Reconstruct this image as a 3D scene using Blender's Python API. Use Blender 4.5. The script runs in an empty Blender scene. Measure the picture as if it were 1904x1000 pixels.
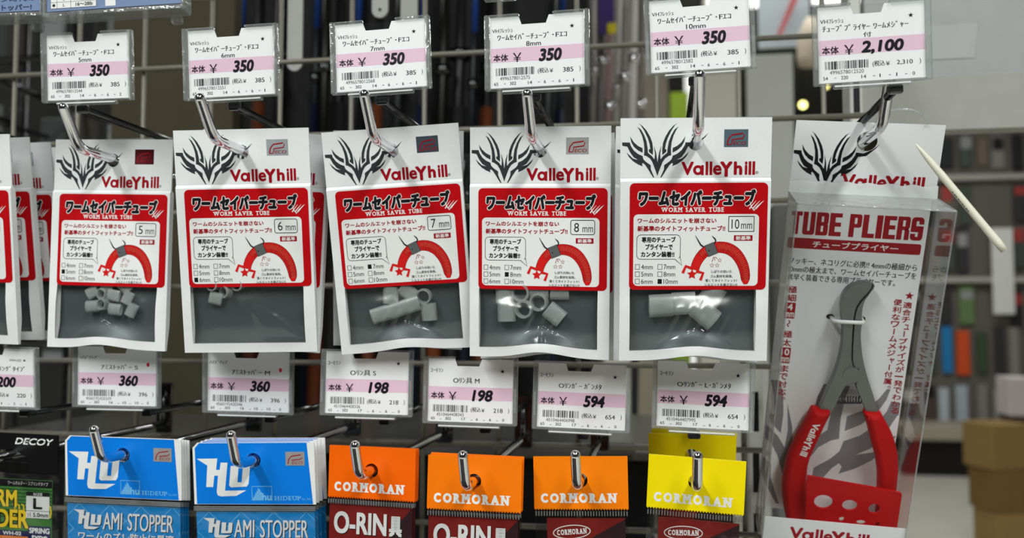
import bpy, math, random
from mathutils import Vector, Matrix, Euler, geometry

S = 0.001            # the scene is measured in millimetres, built in metres
EYE = 1050.0         # camera height above the floor (mm)
sc = bpy.context.scene
COL = sc.collection

# ---------------------------------------------------------------- camera
YAW, PITCH, FPX = 0.16396908, 0.05674253, 1650.0
cam = bpy.data.cameras.new('camera')
cam.sensor_width = 36.0
cam.lens = 36.0 * FPX / 1904.0
cam.clip_start = 0.01
cam.clip_end = 60
cam.dof.use_dof = True
cam.dof.focus_distance = 0.487
cam.dof.aperture_fstop = 7.0
camo = bpy.data.objects.new('camera', cam)
camo.location = (0, 0, EYE * S)
camo.rotation_euler = (math.pi / 2 + PITCH, 0, YAW)
COL.objects.link(camo)
sc.camera = camo

# ---------------------------------------------------------------- world, lamps, exposure
w = bpy.data.worlds.new('world')
sc.world = w
w.use_nodes = True
w.node_tree.nodes['Background'].inputs[0].default_value = (0.93, 0.97, 1.0, 1)
w.node_tree.nodes['Background'].inputs[1].default_value = 0.2
sc.view_settings.view_transform = 'Standard'
sc.view_settings.look = 'None'
sc.view_settings.gamma = 1.0
sc.view_settings.use_curve_mapping = False
sc.view_settings.exposure = -0.2
sc.cycles.transparent_max_bounces = 32
sc.cycles.max_bounces = 8
sc.cycles.sample_clamp_indirect = 4.0


def lamp(name, x, y, z, sx, sy, power, col=(.965, 1, .965), rot=(0, 0, 0)):
    l = bpy.data.lights.new(name, 'AREA')
    l.shape = 'RECTANGLE'
    l.size, l.size_y = sx, sy
    l.energy = power
    l.color = col
    o = bpy.data.objects.new(name, l)
    o.location = (x, y, z)
    o.rotation_euler = rot
    COL.objects.link(o)


# x, y, length along x, length along y, watts
LAMPS = [(-1.15, -1.75, .3, 2.4, 100), (1.05, -1.75, .3, 2.4, 92), (0.4, 2.6, 2.4, .22, 20), (1.5, 5.2, 2.4, .22, 36), (-2.6, 2.2, 2.0, .22, 12)]
CEIL = 2.95
for lx, ly, sx, sy, pw in LAMPS:
    lamp('ceiling_lamp_light', lx, ly, CEIL - .075, sx, sy, pw)

# ---------------------------------------------------------------- materials


def lin(c):
    c = c / 255.0
    return c / 12.92 if c <= .04045 else ((c + .055) / 1.055) ** 2.4


def rgb(r, g, b):
    return (lin(r), lin(g), lin(b), 1)


MATS = {}


def M(name, col=(200, 200, 200), rough=.45, metal=0.0, spec=.22, vary=.06, scale=60.0, alpha=1.0, bump=0.0):
    """principled surface whose colour and roughness wander a little with a noise texture"""
    if name in MATS:
        return MATS[name]
    m = bpy.data.materials.new(name)
    m.use_nodes = True
    nt = m.node_tree
    b = nt.nodes['Principled BSDF']
    b.inputs['Metallic'].default_value = metal
    b.inputs['Specular IOR Level'].default_value = spec
    b.inputs['Alpha'].default_value = alpha
    tc = nt.nodes.new('ShaderNodeTexCoord')
    nz = nt.nodes.new('ShaderNodeTexNoise')
    nz.inputs['Scale'].default_value = scale
    nz.inputs['Detail'].default_value = 3
    nt.links.new(tc.outputs['Object'], nz.inputs['Vector'])
    mr = nt.nodes.new('ShaderNodeMapRange')
    mr.inputs[3].default_value = max(0.0, rough - .07)
    mr.inputs[4].default_value = min(1.0, rough + .07)
    nt.links.new(nz.outputs[0], mr.inputs[0])
    nt.links.new(mr.outputs[0], b.inputs['Roughness'])
    mx = nt.nodes.new('ShaderNodeMix')
    mx.data_type = 'RGBA'
    c = rgb(*col)
    mx.inputs[6].default_value = tuple(v * (1 - vary) for v in c[:3]) + (1,)
    mx.inputs[7].default_value = tuple(min(1, v * (1 + vary)) for v in c[:3]) + (1,)
    nt.links.new(nz.outputs[0], mx.inputs[0])
    nt.links.new(mx.outputs[2], b.inputs['Base Color'])
    if bump:
        bp = nt.nodes.new('ShaderNodeBump')
        bp.inputs['Strength'].default_value = bump
        bp.inputs['Distance'].default_value = .001
        nt.links.new(nz.outputs[0], bp.inputs['Height'])
        nt.links.new(bp.outputs[0], b.inputs['Normal'])
    MATS[name] = m
    return m


def FILM(name, tint=(255, 255, 255), ior=1.4, rough=.06, wrinkle=0.0, scale=90.0, haze=0.0):
    """thin clear plastic: see-through, with a reflection that grows at grazing angles"""
    if name in MATS:
        return MATS[name]
    m = bpy.data.materials.new(name)
    m.use_nodes = True
    nt = m.node_tree
    nt.nodes.clear()
    out = nt.nodes.new('ShaderNodeOutputMaterial')
    tr = nt.nodes.new('ShaderNodeBsdfTransparent')
    tr.inputs[0].default_value = rgb(*tint)
    gl = nt.nodes.new('ShaderNodeBsdfGlossy')
    gl.inputs['Roughness'].default_value = rough
    lw = nt.nodes.new('ShaderNodeLayerWeight')
    lw.inputs[0].default_value = .5
    pw = nt.nodes.new('ShaderNodeMath')
    pw.operation = 'POWER'
    pw.inputs[1].default_value = 5.0
    f0 = ((ior - 1) / (ior + 1)) ** 2
    fr = nt.nodes.new('ShaderNodeMath')
    fr.operation = 'MULTIPLY_ADD'
    fr.inputs[1].default_value = 1 - f0
    fr.inputs[2].default_value = f0
    nt.links.new(lw.outputs['Facing'], pw.inputs[0])
    nt.links.new(pw.outputs[0], fr.inputs[0])
    mix = nt.nodes.new('ShaderNodeMixShader')
    tc = nt.nodes.new('ShaderNodeTexCoord')
    nz = nt.nodes.new('ShaderNodeTexNoise')
    nz.inputs['Scale'].default_value = scale
    nz.inputs['Detail'].default_value = 2
    nt.links.new(tc.outputs['Object'], nz.inputs['Vector'])
    bp = nt.nodes.new('ShaderNodeBump')
    bp.inputs['Strength'].default_value = wrinkle
    bp.inputs['Distance'].default_value = .002
    nt.links.new(nz.outputs[0], bp.inputs['Height'])
    nt.links.new(bp.outputs[0], gl.inputs['Normal'])
    nt.links.new(bp.outputs[0], lw.inputs['Normal'])
    nt.links.new(fr.outputs[0], mix.inputs[0])
    nt.links.new(tr.outputs[0], mix.inputs[1])
    nt.links.new(gl.outputs[0], mix.inputs[2])
    last = mix
    if haze:
        df = nt.nodes.new('ShaderNodeBsdfDiffuse')
        df.inputs[0].default_value = (.8, .82, .82, 1)
        m2 = nt.nodes.new('ShaderNodeMixShader')
        m2.inputs[0].default_value = haze
        nt.links.new(mix.outputs[0], m2.inputs[1])
        nt.links.new(df.outputs[0], m2.inputs[2])
        last = m2
    nt.links.new(last.outputs[0], out.inputs[0])
    MATS[name] = m
    return m


def GLOW(name, col, strength):
    if name in MATS:
        return MATS[name]
    m = bpy.data.materials.new(name)
    m.use_nodes = True
    nt = m.node_tree
    nt.nodes.clear()
    out = nt.nodes.new('ShaderNodeOutputMaterial')
    e = nt.nodes.new('ShaderNodeEmission')
    e.inputs[0].default_value = rgb(*col)
    e.inputs[1].default_value = strength
    nt.links.new(e.outputs[0], out.inputs[0])
    MATS[name] = m
    return m


WHITE = M('white_pouch_plastic', (236, 238, 240), .28, vary=.01)
PAPER = M('white_paper', (238, 239, 242), .7, vary=.01)
INKK = M('black_ink', (22, 20, 26), .5)
INKR = M('red_ink', (190, 8, 18), .38)
INKD = M('dark_red_ink', (158, 8, 26), .42)
INKW = M('white_ink', (238, 238, 238), .45, vary=.01)
INKP = M('pink_ink', (228, 194, 214), .6, vary=.02)
INKG = M('grey_ink', (120, 122, 126), .5)
INKC = M('charcoal_ink', (50, 54, 58), .5)
INKO = M('light_red_ink', (238, 96, 72), .4)
CHROME = M('chrome', (235, 235, 238), .07, 1.0, vary=.01)
STEEL = M('dark_chrome', (92, 92, 94), .2, 1.0)
WIRE = M('grey_wire', (120, 118, 107), .45, .2)
CLEAR = FILM('clear_sheet', ior=1.35, rough=.05)
RAIL = FILM('clear_moulded_plastic', (240, 242, 242), ior=1.6, rough=.1, wrinkle=.3, scale=220, haze=.14)
PET = FILM('clear_box_plastic', (254, 254, 254), ior=1.14, rough=.04, wrinkle=.08, scale=40, haze=0.0)
PETTOP = FILM('crinkled_box_plastic', (244, 246, 246), ior=1.7, rough=.14, wrinkle=1.0, scale=75, haze=.18)
FLAP = FILM('frosted_flap', (244, 246, 246), ior=1.5, rough=.2, wrinkle=1.0, scale=75, haze=.82)
POUCHFILM = FILM('clear_pouch_film', (250, 250, 250), ior=1.62, rough=.17, wrinkle=.35, scale=48, haze=.0)
BAGFILM = FILM('clear_bag_film', (250, 250, 250), ior=1.4, rough=.1, wrinkle=.4, scale=70, haze=0.0)

# ---------------------------------------------------------------- mesh builder


class MB:
    def __init__(self):
        self.v, self.f, self.mi, self.sm, self.mats = [], [], [], [], []

    def slot(self, m):
        if m not in self.mats:
            self.mats.append(m)
        return self.mats.index(m)

    def add(self, verts, faces, m, smooth=False):
        n, k = len(self.v), self.slot(m)
        self.v += [Vector(p) for p in verts]
        for f in faces:
            self.f.append([n + i for i in f])
            self.mi.append(k)
            self.sm.append(smooth)

    def box(self, x0, x1, y0, y1, z0, z1, m, bev=0.0):
        if bev <= 0:
            vs = [(x, y, z) for z in (z0, z1) for y in (y0, y1) for x in (x0, x1)]
            self.add(vs, [(0, 2, 3, 1), (4, 5, 7, 6), (0, 1, 5, 4), (2, 6, 7, 3), (0, 4, 6, 2), (1, 3, 7, 5)], m)
            return
        b, vs, ring = bev, [], []
        # chamfered box: eight vertices in each of three rings
        def rect(i, j, z):
            return [(x0 + i, y0 + j, z), (x1 - i, y0 + j, z), (x1 - i, y1 - j, z), (x0 + i, y1 - j, z)]
        def octo(z):
            return [(x0 + b, y0, z), (x1 - b, y0, z), (x1, y0 + b, z), (x1, y1 - b, z), (x1 - b, y1, z), (x0 + b, y1, z), (x0, y1 - b, z), (x0, y0 + b, z)]
        def octin(z):
            return [(x0 + b, y0 + b, z), (x1 - b, y0 + b, z), (x1 - b, y0 + b, z), (x1 - b, y1 - b, z), (x1 - b, y1 - b, z), (x0 + b, y1 - b, z), (x0 + b, y1 - b, z), (x0 + b, y0 + b, z)]
        vs = octin(z0) + octo(z0 + b) + octo(z1 - b) + octin(z1)
        fs = []
        for r in range(3):
            for k in range(8):
                k2 = (k + 1) % 8
                fs.append((r * 8 + k, r * 8 + k2, r * 8 + 8 + k2, r * 8 + 8 + k))
        fs.append((7, 5, 3, 1))
        fs.append((24, 26, 28, 30))
        self.add(vs, fs, m)

    def tube(self, pts, r, m, seg=14, cap=True, rr=None):
        """a round bar along pts; rr gives a radius per point"""
        pts = [Vector(p) for p in pts]
        n, vs, fs = len(pts), [], []
        t0 = (pts[1] - pts[0]).normalized()
        ref = Vector((1, 0, 0)) if abs(t0.x) < .8 else Vector((0, 0, 1))
        a = (ref - t0 * ref.dot(t0)).normalized()
        for i in range(n):
            t = (pts[min(i + 1, n - 1)] - pts[max(i - 1, 0)])
            t = t.normalized() if t.length > 1e-9 else t0
            a = (a - t * a.dot(t)).normalized()
            b = t.cross(a)
            q = rr[i] if rr else r
            for k in range(seg):
                ang = 2 * math.pi * k / seg
                vs.append(pts[i] + a * math.cos(ang) * q + b * math.sin(ang) * q)
        for i in range(n - 1):
            for k in range(seg):
                k2 = (k + 1) % seg
                fs.append((i * seg + k, i * seg + k2, i * seg + seg + k2, i * seg + seg + k))
        if cap:
            fs.append(tuple(reversed(range(seg))))
            fs.append(tuple(range((n - 1) * seg, n * seg)))
        self.add(vs, fs, m, True)

    def sheet(self, loops, fn, m, flip=False):
        """flat sheet with holes: loops[0] is the outline, the rest are holes; fn maps (u,v) to space"""
        tri = geometry.tessellate_polygon([[Vector((u, v, 0)) for u, v in L] for L in loops])
        flat = [p for L in loops for p in L]
        vs = [fn(u, v) for u, v in flat]
        self.add(vs, [tuple(reversed(t)) if flip else tuple(t) for t in tri], m)

    def wall(self, loop, f0, f1, m):
        n = len(loop)
        vs = [f0(u, v) for u, v in loop] + [f1(u, v) for u, v in loop]
        self.add(vs, [(k, (k + 1) % n, n + (k + 1) % n, n + k) for k in range(n)], m)

    def slab(self, loop, f0, f1, m, holes=()):
        self.sheet([loop] + list(holes), f0, m)
        self.sheet([loop] + list(holes), f1, m)
        for L in [loop] + list(holes):
            self.wall(L, f0, f1, m)

    def grid(self, us, vs_, fn, m, smooth=True):
        P = [fn(u, v) for v in vs_ for u in us]
        n = len(us)
        self.add(P, [(j * n + i, j * n + i + 1, j * n + n + i + 1, j * n + n + i) for j in range(len(vs_) - 1) for i in range(n - 1)], m, smooth)

    def build(self, name, parent=None):
        me = bpy.data.meshes.new(name)
        me.from_pydata([p * S for p in self.v], [], self.f)
        for m in self.mats:
            me.materials.append(m)
        me.polygons.foreach_set('material_index', self.mi)
        me.polygons.foreach_set('use_smooth', self.sm)
        me.update()
        o = bpy.data.objects.new(name, me)
        COL.objects.link(o)
        if parent is not None:
            o.parent = parent
        return o


def tag(o, label, cat, group=None, kind=None):
    o['label'] = label
    o['category'] = cat
    if group:
        o['group'] = group
    if kind:
        o['kind'] = kind
    return o


def at(o, x=0, y=0, z=0, rx=0, ry=0, rz=0):
    o.location = (x * S, y * S, (z + EYE) * S)
    o.rotation_euler = tuple(math.radians(a) for a in (rx, ry, rz))
    return o


def thing(name, label, cat, pose=(0, 0, 0), group=None):
    o = bpy.data.objects.new(name, None)
    o.empty_display_size = .01
    COL.objects.link(o)
    tag(o, label, cat, group)
    return at(o, *pose)


def struct(name, mb):
    o = mb.build(name)
    o.location.z = EYE * S
    o['kind'] = 'structure'
    return o


def copy_tree(o, parent=None):
    c = o.copy()
    COL.objects.link(c)
    c.parent = parent
    for ch in list(o.children):
        copy_tree(ch, c)
    return c


def posemat(p):
    return Matrix.Translation(Vector(p[:3])) @ Euler([math.radians(a) for a in p[3:6]]).to_matrix().to_4x4()


# direction of a sight line, used to measure where far things stand at a chosen depth
FW = Vector((-math.sin(YAW) * math.cos(PITCH), math.cos(YAW) * math.cos(PITCH), math.sin(PITCH)))
RT = Vector((math.cos(YAW), math.sin(YAW), 0))
UPV = RT.cross(FW)


def P(px, py, Y):
    d = FW + RT * ((px - 952) / FPX) - UPV * ((py - 500) / FPX)
    return d * (Y / d.y)


# ---------------------------------------------------------------- flat print: shapes and lettering
GLY = {}


def glyphs(s):
    key = s
    if key not in GLY:
        c = bpy.data.curves.new('lettering', 'FONT')
        c.body = s
        c.size = 1
        c.resolution_u = 4
        c.fill_mode = 'FRONT'
        o = bpy.data.objects.new('lettering', c)
        me = o.to_mesh()
        vs = [(v.co.x, v.co.y) for v in me.vertices]
        fs = [tuple(p.vertices) for p in me.polygons]
        o.to_mesh_clear()
        bpy.data.objects.remove(o)
        bpy.data.curves.remove(c)
        if not vs:
            vs = [(0, 0), (1, 0), (1, 1)]
            fs = []
        x0, x1 = min(p[0] for p in vs), max(p[0] for p in vs)
        y0, y1 = min(p[1] for p in vs), max(p[1] for p in vs)
        GLY[key] = ([((p[0] - x0) / max(x1 - x0, 1e-6), (p[1] - y0) / max(y1 - y0, 1e-6)) for p in vs], fs, (x1 - x0) / max(y1 - y0, 1e-6))
    return GLY[key]


class Print:
    """flat shapes stacked in thin layers; coordinates are (u right, v down) in mm; fn(u,v,layer) places them"""
    def __init__(self, mb, fn):
        self.mb, self.fn = mb, fn

    def poly(self, pts, m, layer=1):
        pts = [tuple(p) for p in pts]
        if len(pts) < 3:
            return
        tri = geometry.tessellate_polygon([[Vector((u, v, 0)) for u, v in pts]]) if len(pts) > 4 else [tuple(range(len(pts)))]
        self.mb.add([self.fn(u, v, layer) for u, v in pts], tri, m)

    def rect(self, u0, v0, u1, v1, m, layer=1):
        self.poly([(u0, v0), (u1, v0), (u1, v1), (u0, v1)], m, layer)

    def rrect(self, u0, v0, u1, v1, r, m, layer=1):
        self.poly(rrect_loop(u0, v0, u1, v1, r), m, layer)

    def ell(self, u, v, ru, rv, m, layer=1, n=20, rot=0):
        c, s = math.cos(rot), math.sin(rot)
        self.poly([(u + c * ru * math.cos(a) - s * rv * math.sin(a), v + s * ru * math.cos(a) + c * rv * math.sin(a)) for a in [2 * math.pi * k / n for k in range(n)]], m, layer)

    def stroke(self, pts, w, m, layer=1, closed=False, taper=None):
        pts = [Vector(p) for p in pts]
        n = len(pts)
        L, R = [], []
        for i in range(n):
            a = pts[(i - 1) % n] if (closed or i > 0) else pts[i]
            b = pts[(i + 1) % n] if (closed or i < n - 1) else pts[i]
            t = (b - a).normalized()
            q = Vector((-t.y, t.x)) * ((taper[i] if taper else w) / 2)
            L.append(pts[i] + q)
            R.append(pts[i] - q)
        for i in range(n if closed else n - 1):
            j = (i + 1) % n
            self.mb.add([self.fn(p.x, p.y, layer) for p in (L[i], L[j], R[j], R[i])], [(0, 1, 2, 3)], m)

    def star(self, u, v, r, m, layer=1, inner=.42):
        self.poly([(u + (r if k % 2 == 0 else r * inner) * math.sin(math.pi * k / 5), v - (r if k % 2 == 0 else r * inner) * math.cos(math.pi * k / 5)) for k in range(10)], m, layer)

    def text(self, s, u0, v0, u1, v1, m, layer=1, bold=0.0, shear=0.0, rot=None):
        vs, fs, _ = glyphs(s)
        h = v1 - v0
        b = bold * h
        u0, u1, v0, v1, h = u0 + b, u1 - b, v0 + b, v1 - b, h - 2 * b
        pts = [(u0 + (u1 - u0 - shear * h) * x + shear * h * y, v1 - h * y) for x, y in vs]
        if rot:
            a, cu, cv = rot
            c, sn = math.cos(a), math.sin(a)
            pts = [(cu + c * (u - cu) - sn * (v - cv), cv + sn * (u - cu) + c * (v - cv)) for u, v in pts]
        if bold <= 0:
            offs = [(0, 0)]
        elif bold < .019:
            offs = [(-b, 0), (b, 0)]
        elif bold < .05:
            offs = [(-b, -b), (b, -b), (b, b), (-b, b)]
        else:
            offs = [(b * math.cos(a), b * math.sin(a)) for a in [math.pi * k / 4 for k in range(8)]] + [(0, 0)]
        for k, (du, dv) in enumerate(offs):
            self.mb.add([self.fn(u + du, v + dv, layer + .09 * k) for u, v in pts], fs, m)

    def vtext(self, s, u0, v0, u1, v1, m, layer=1, bold=0.0, slant=0.0):
        """a column of characters from top to bottom"""
        n = len(s)
        step = (v1 - v0) / n
        for i, ch in enumerate(s):
            a = v0 + i * step
            d = slant * (a - v0)
            if ch == 'ー':
                self.rect((u0 + u1) / 2 - .35 + d, a + step * .1, (u0 + u1) / 2 + .35 + d, a + step * .9, m, layer)
                continue
            sm = .62 if ch in 'ュャッ' else 1
            if ch in '。':
                self.text(ch, u0 + (u1 - u0) * .6 + d, a + step * .1, u1 + d, a + step * .45, m, layer, bold)
                continue
            if ch == '一':
                self.rect(u0 + d, a + step * .42, u1 + d, a + step * .6, m, layer)
                continue
            self.text(ch, u0 + (u1 - u0) * (1 - sm) + d, a + step * (.08 + .2 * (1 - sm)), u1 + d, a + step * (.92 - .1 * (1 - sm)), m, layer, bold)

    def slab(self, s, u0, v0, u1, v1, m, layer=1, bold=.035, rot=None):
        """lettering with slab feet"""
        feet = {'R': ('l', 'lr'), 'M': ('lr', 'lr'), 'A': ('', 'lr'), 'N': ('lr', 'l'), 'H': ('lr', 'lr'), 'I': ('c', 'c'), 'D': ('l', 'l'), 'E': ('l', 'l'), 'U': ('lr', ''), 'P': ('l', 'l'),
                'W': ('lcr', ''), 'V': ('lr', ''), 'T': ('', 'c'), 'B': ('l', 'l')}
        ws = [.42 if ch == ' ' else (.45 if ch == 'I' else glyphs(ch)[2] * 1.05) for ch in s]
        gap = .24
        tot = sum(ws) + gap * (len(s) - 1)
        k = (u1 - u0) / tot
        h = v1 - v0
        x = u0
        T = h * .13
        c, sn = (math.cos(rot[0]), math.sin(rot[0])) if rot else (1, 0)

        def rr(pts):
            if rot:
                pts = [(rot[1] + c * (u - rot[1]) - sn * (v - rot[2]), rot[2] + sn * (u - rot[1]) + c * (v - rot[2])) for u, v in pts]
            self.poly(pts, m, layer + .5)
        for ch, wd in zip(s, ws):
            g = wd * k
            if ch != ' ':
                if ch == 'I':
                    self.text(ch, x + g * .36, v0, x + g * .64, v1, m, layer, 0, rot=rot)
                else:
                    self.text(ch, x, v0, x + g, v1, m, layer, bold, rot=rot)
                top, bot = feet.get(ch, ('', ''))
                q = min(.30 * h, g * .3)
                for side, where in ((top, v0), (bot, v1 - T)):
                    for f in side:
                        cx = {'l': x + .11 * g + .02 * h, 'r': x + g * .89 - .02 * h, 'c': x + g / 2}[f]
                        rr([(cx - q, where), (cx + q, where), (cx + q, where + T), (cx - q, where + T)])
            x += g + gap * k


def rrect_loop(u0, v0, u1, v1, r, n=5):
    out = []
    for cx, cy, a0 in ((u1 - r, v0 + r, -90), (u1 - r, v1 - r, 0), (u0 + r, v1 - r, 90), (u0 + r, v0 + r, 180)):
        for k in range(n + 1):
            a = math.radians(a0 + 90 * k / n)
            out.append((cx + r * math.cos(a), cy + r * math.sin(a)))
    return out


def rect_loop(u0, v0, u1, v1, step):
    def seg(a, b):
        n = max(1, int(round(math.hypot(b[0] - a[0], b[1] - a[1]) / step)))
        return [(a[0] + (b[0] - a[0]) * k / n, a[1] + (b[1] - a[1]) * k / n) for k in range(n)]
    return seg((u0, v0), (u1, v0)) + seg((u1, v0), (u1, v1)) + seg((u1, v1), (u0, v1)) + seg((u0, v1), (u0, v0))


def circle(u, v, r, n=22):
    return [(u + r * math.cos(2 * math.pi * k / n), v + r * math.sin(2 * math.pi * k / n)) for k in range(n)]


def clip_rect(pts, x0, y0, x1, y1):
    def cut(ps, inside, cross):
        out = []
        for i, b in enumerate(ps):
            a = ps[i - 1]
            if inside(b):
                if not inside(a):
                    out.append(cross(a, b))
                out.append(b)
            elif inside(a):
                out.append(cross(a, b))
        return out

    def cx(x):
        return lambda a, b: (x, a[1] + (b[1] - a[1]) * (x - a[0]) / (b[0] - a[0]))

    def cy(y):
        return lambda a, b: (a[0] + (b[0] - a[0]) * (y - a[1]) / (b[1] - a[1]), y)
    for ins, cr in ((lambda p: p[0] >= x0, cx(x0)), (lambda p: p[0] <= x1, cx(x1)), (lambda p: p[1] >= y0, cy(y0)), (lambda p: p[1] <= y1, cy(y1))):
        pts = cut(pts, ins, cr) if pts else pts
    return pts


# horned emblem: blades in a drawing frame of 0..1500 by 0..950 units, mirrored about 623
EB1 = [(300, 70), (370, 115), (440, 190), (500, 290), (535, 380), (548, 480), (545, 575), (482, 525), (478, 484), (502, 484), (490, 400), (460, 310), (400, 190), (345, 110)]
EB2 = [(285, 125), (345, 170), (400, 260), (440, 360), (458, 460), (465, 540), (530, 590), (572, 645), (580, 560), (562, 425), (600, 540), (623, 690), (623, 910), (600, 840), (560, 740), (540, 690), (500, 630), (440, 590), (400, 578), (405, 480), (395, 380), (365, 270), (320, 180)]
EB3 = [(168, 280), (230, 370), (300, 430), (375, 465), (377, 538), (300, 500), (230, 440), (190, 370)]
EB4 = [(38, 372), (165, 375), (180, 425), (230, 500), (300, 555), (375, 588), (390, 640), (430, 680), (512, 735), (515, 800), (545, 870), (577, 937), (560, 937), (520, 880), (470, 800), (420, 730), (385, 700), (368, 715), (380, 753), (300, 720), (220, 670), (150, 600), (108, 525), (160, 575), (220, 630), (305, 650), (230, 610), (170, 530), (125, 440), (40, 425)]
mir = lambda L: [(1246 - x, y) for x, y in L]
EB4R = [(1455, 232), (1340, 325), (1200, 385)] + mir(EB4)[1:-1] + [(1250, 425), (1395, 305)]
EMBLEM = [EB1, EB2, EB3, EB4, mir(EB1), mir(EB2), mir(EB3), EB4R]


def emblem(pr, fn, m, layer=1, clip=None):
    for L in EMBLEM:
        pts = [fn(x, y) for x, y in L]
        if clip:
            pts = clip_rect(pts, *clip)
        pr.poly(pts, m, layer)


def logo(pr, u0, v0, u1, v1, m, layer=1, rot=None):
    """the maker's heavy wordmark"""
    wds = [('V', 0, 1.0, .17), ('a', .16, .74, .145), ('l', .33, 1, .036), ('l', .385, 1, .036), ('e', .432, .74, .115), ('Y', .525, 1.1, .17), ('h', .712, 1, .115), ('i', .86, 1, .036), ('l', .912, 1, .036), ('l', .964, 1, .036)]
    k = (u1 - u0)
    for ch, x, h, wd in wds:
        top = v1 - (v1 - v0) * min(h, 1.0)
        bot = v1 + (.14 * (v1 - v0) if ch == 'Y' else 0)
        if ch in 'il' and ch == 'l':
            q = [(u0 + x * k, top), (u0 + (x + wd) * k, top), (u0 + (x + wd) * k, bot), (u0 + x * k, bot)]
            if rot:
                c, s = math.cos(rot[0]), math.sin(rot[0])
                q = [(rot[1] + c * (u - rot[1]) - s * (v - rot[2]), rot[2] + s * (u - rot[1]) + c * (v - rot[2])) for u, v in q]
            pr.poly(q, m, layer)
        else:
            if ch == 'a':
                pr.text('o', u0 + x * k, top, u0 + (x + wd * .93) * k, bot, m, layer, bold=.06, rot=rot)
                q = [(u0 + (x + wd - .036) * k, top), (u0 + (x + wd) * k, top), (u0 + (x + wd) * k, bot), (u0 + (x + wd - .036) * k, bot)]
                if rot:
                    c, sn = math.cos(rot[0]), math.sin(rot[0])
                    q = [(rot[1] + c * (u - rot[1]) - sn * (v - rot[2]), rot[2] + sn * (u - rot[1]) + c * (v - rot[2])) for u, v in q]
                pr.poly(q, m, layer + .85)
                continue
            pr.text(ch, u0 + x * k, top, u0 + (x + wd) * k, bot, m, layer, bold=.055, rot=rot)




def block_letters(pr, s, u0, v0, u1, v1, m, paper, layer=1):
    """heavy condensed capitals"""
    wd = {'I': .5, ' ': .42, 'T': .92}
    tot = sum(wd.get(c, 1) for c in s) + .1 * (len(s) - 1)
    k = (u1 - u0) / tot
    h = v1 - v0
    x = u0
    for c in s:
        w_ = wd.get(c, 1) * k
        R = lambda a, b, cc, d, mm=m, l=layer: pr.rect(x + a * w_, v0 + b * h, x + cc * w_, v0 + d * h, mm, l)
        Q = lambda a, b, cc, d, mm=m, l=layer, r=.22: pr.rrect(x + a * w_, v0 + b * h, x + cc * w_, v0 + d * h, r * w_, mm, l)
        hole = lambda a, b, cc, d: R(a, b, cc, d, paper, layer + .5)
        if c == 'T':
            R(0, 0, 1, .18); R(.27, .18, .73, 1)
        elif c == 'U':
            Q(0, .3, 1, 1); R(0, 0, 1, .7, m, layer + .2); hole(.4, 0, .6, .82)
        elif c == 'B':
            Q(0, 0, 1, .53); Q(0, .47, 1, 1); R(0, 0, .5, 1, m, layer + .2); hole(.42, .17, .6, .41); hole(.42, .58, .6, .83)
        elif c in 'EL':
            R(0, 0, .46, 1); R(.46, .81, 1, 1)
            if c == 'E':
                R(.46, 0, 1, .18); R(.46, .4, .94, .58)
        elif c in 'PR':
            Q(0, 0, 1, .58); R(0, 0, .42, 1, m, layer + .2); hole(.42, .16, .62, .42)
            if c == 'R':
                R(.62, .5, 1, 1, m, layer + .3); R(.62, .46, .9, .6, m, layer + .3); pr.poly([(x + w_, v0 + .46 * h), (x + w_ * 1.01, v0 + .46 * h), (x + w_ * 1.01, v0 + .6 * h), (x + w_ * .9, v0 + .53 * h)], paper, layer + .6)
        elif c == 'I':
            R(0, 0, 1, 1)
        elif c == 'S':
            Q(0, 0, 1, 1, m, layer, .3); hole(.4, .17, .6, .38); hole(.4, .64, .6, .84); hole(.55, .3, 1.02, .38); hole(-.02, .64, .45, .71)
        x += w_ + .1 * k


def smooth_line(pts, wid, n=2):
    for _ in range(n):
        p2, w2 = [pts[0]], [wid[0]]
        for i in range(len(pts) - 1):
            for f in (.25, .75):
                p2.append((pts[i][0] * (1 - f) + pts[i + 1][0] * f, pts[i][1] * (1 - f) + pts[i + 1][1] * f))
                w2.append(wid[i] * (1 - f) + wid[i + 1] * f)
        pts, wid = p2 + [pts[-1]], w2 + [wid[-1]]
    return pts, wid


# ---------------------------------------------------------------- room shell
def R2(a, b, Y):   # a rectangle given by two image corners at depth Y -> x0,x1,z0,z1
    p, q = P(a[0], a[1], Y), P(b[0], b[1], Y)
    return p.x, q.x, q.z, p.z


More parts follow.
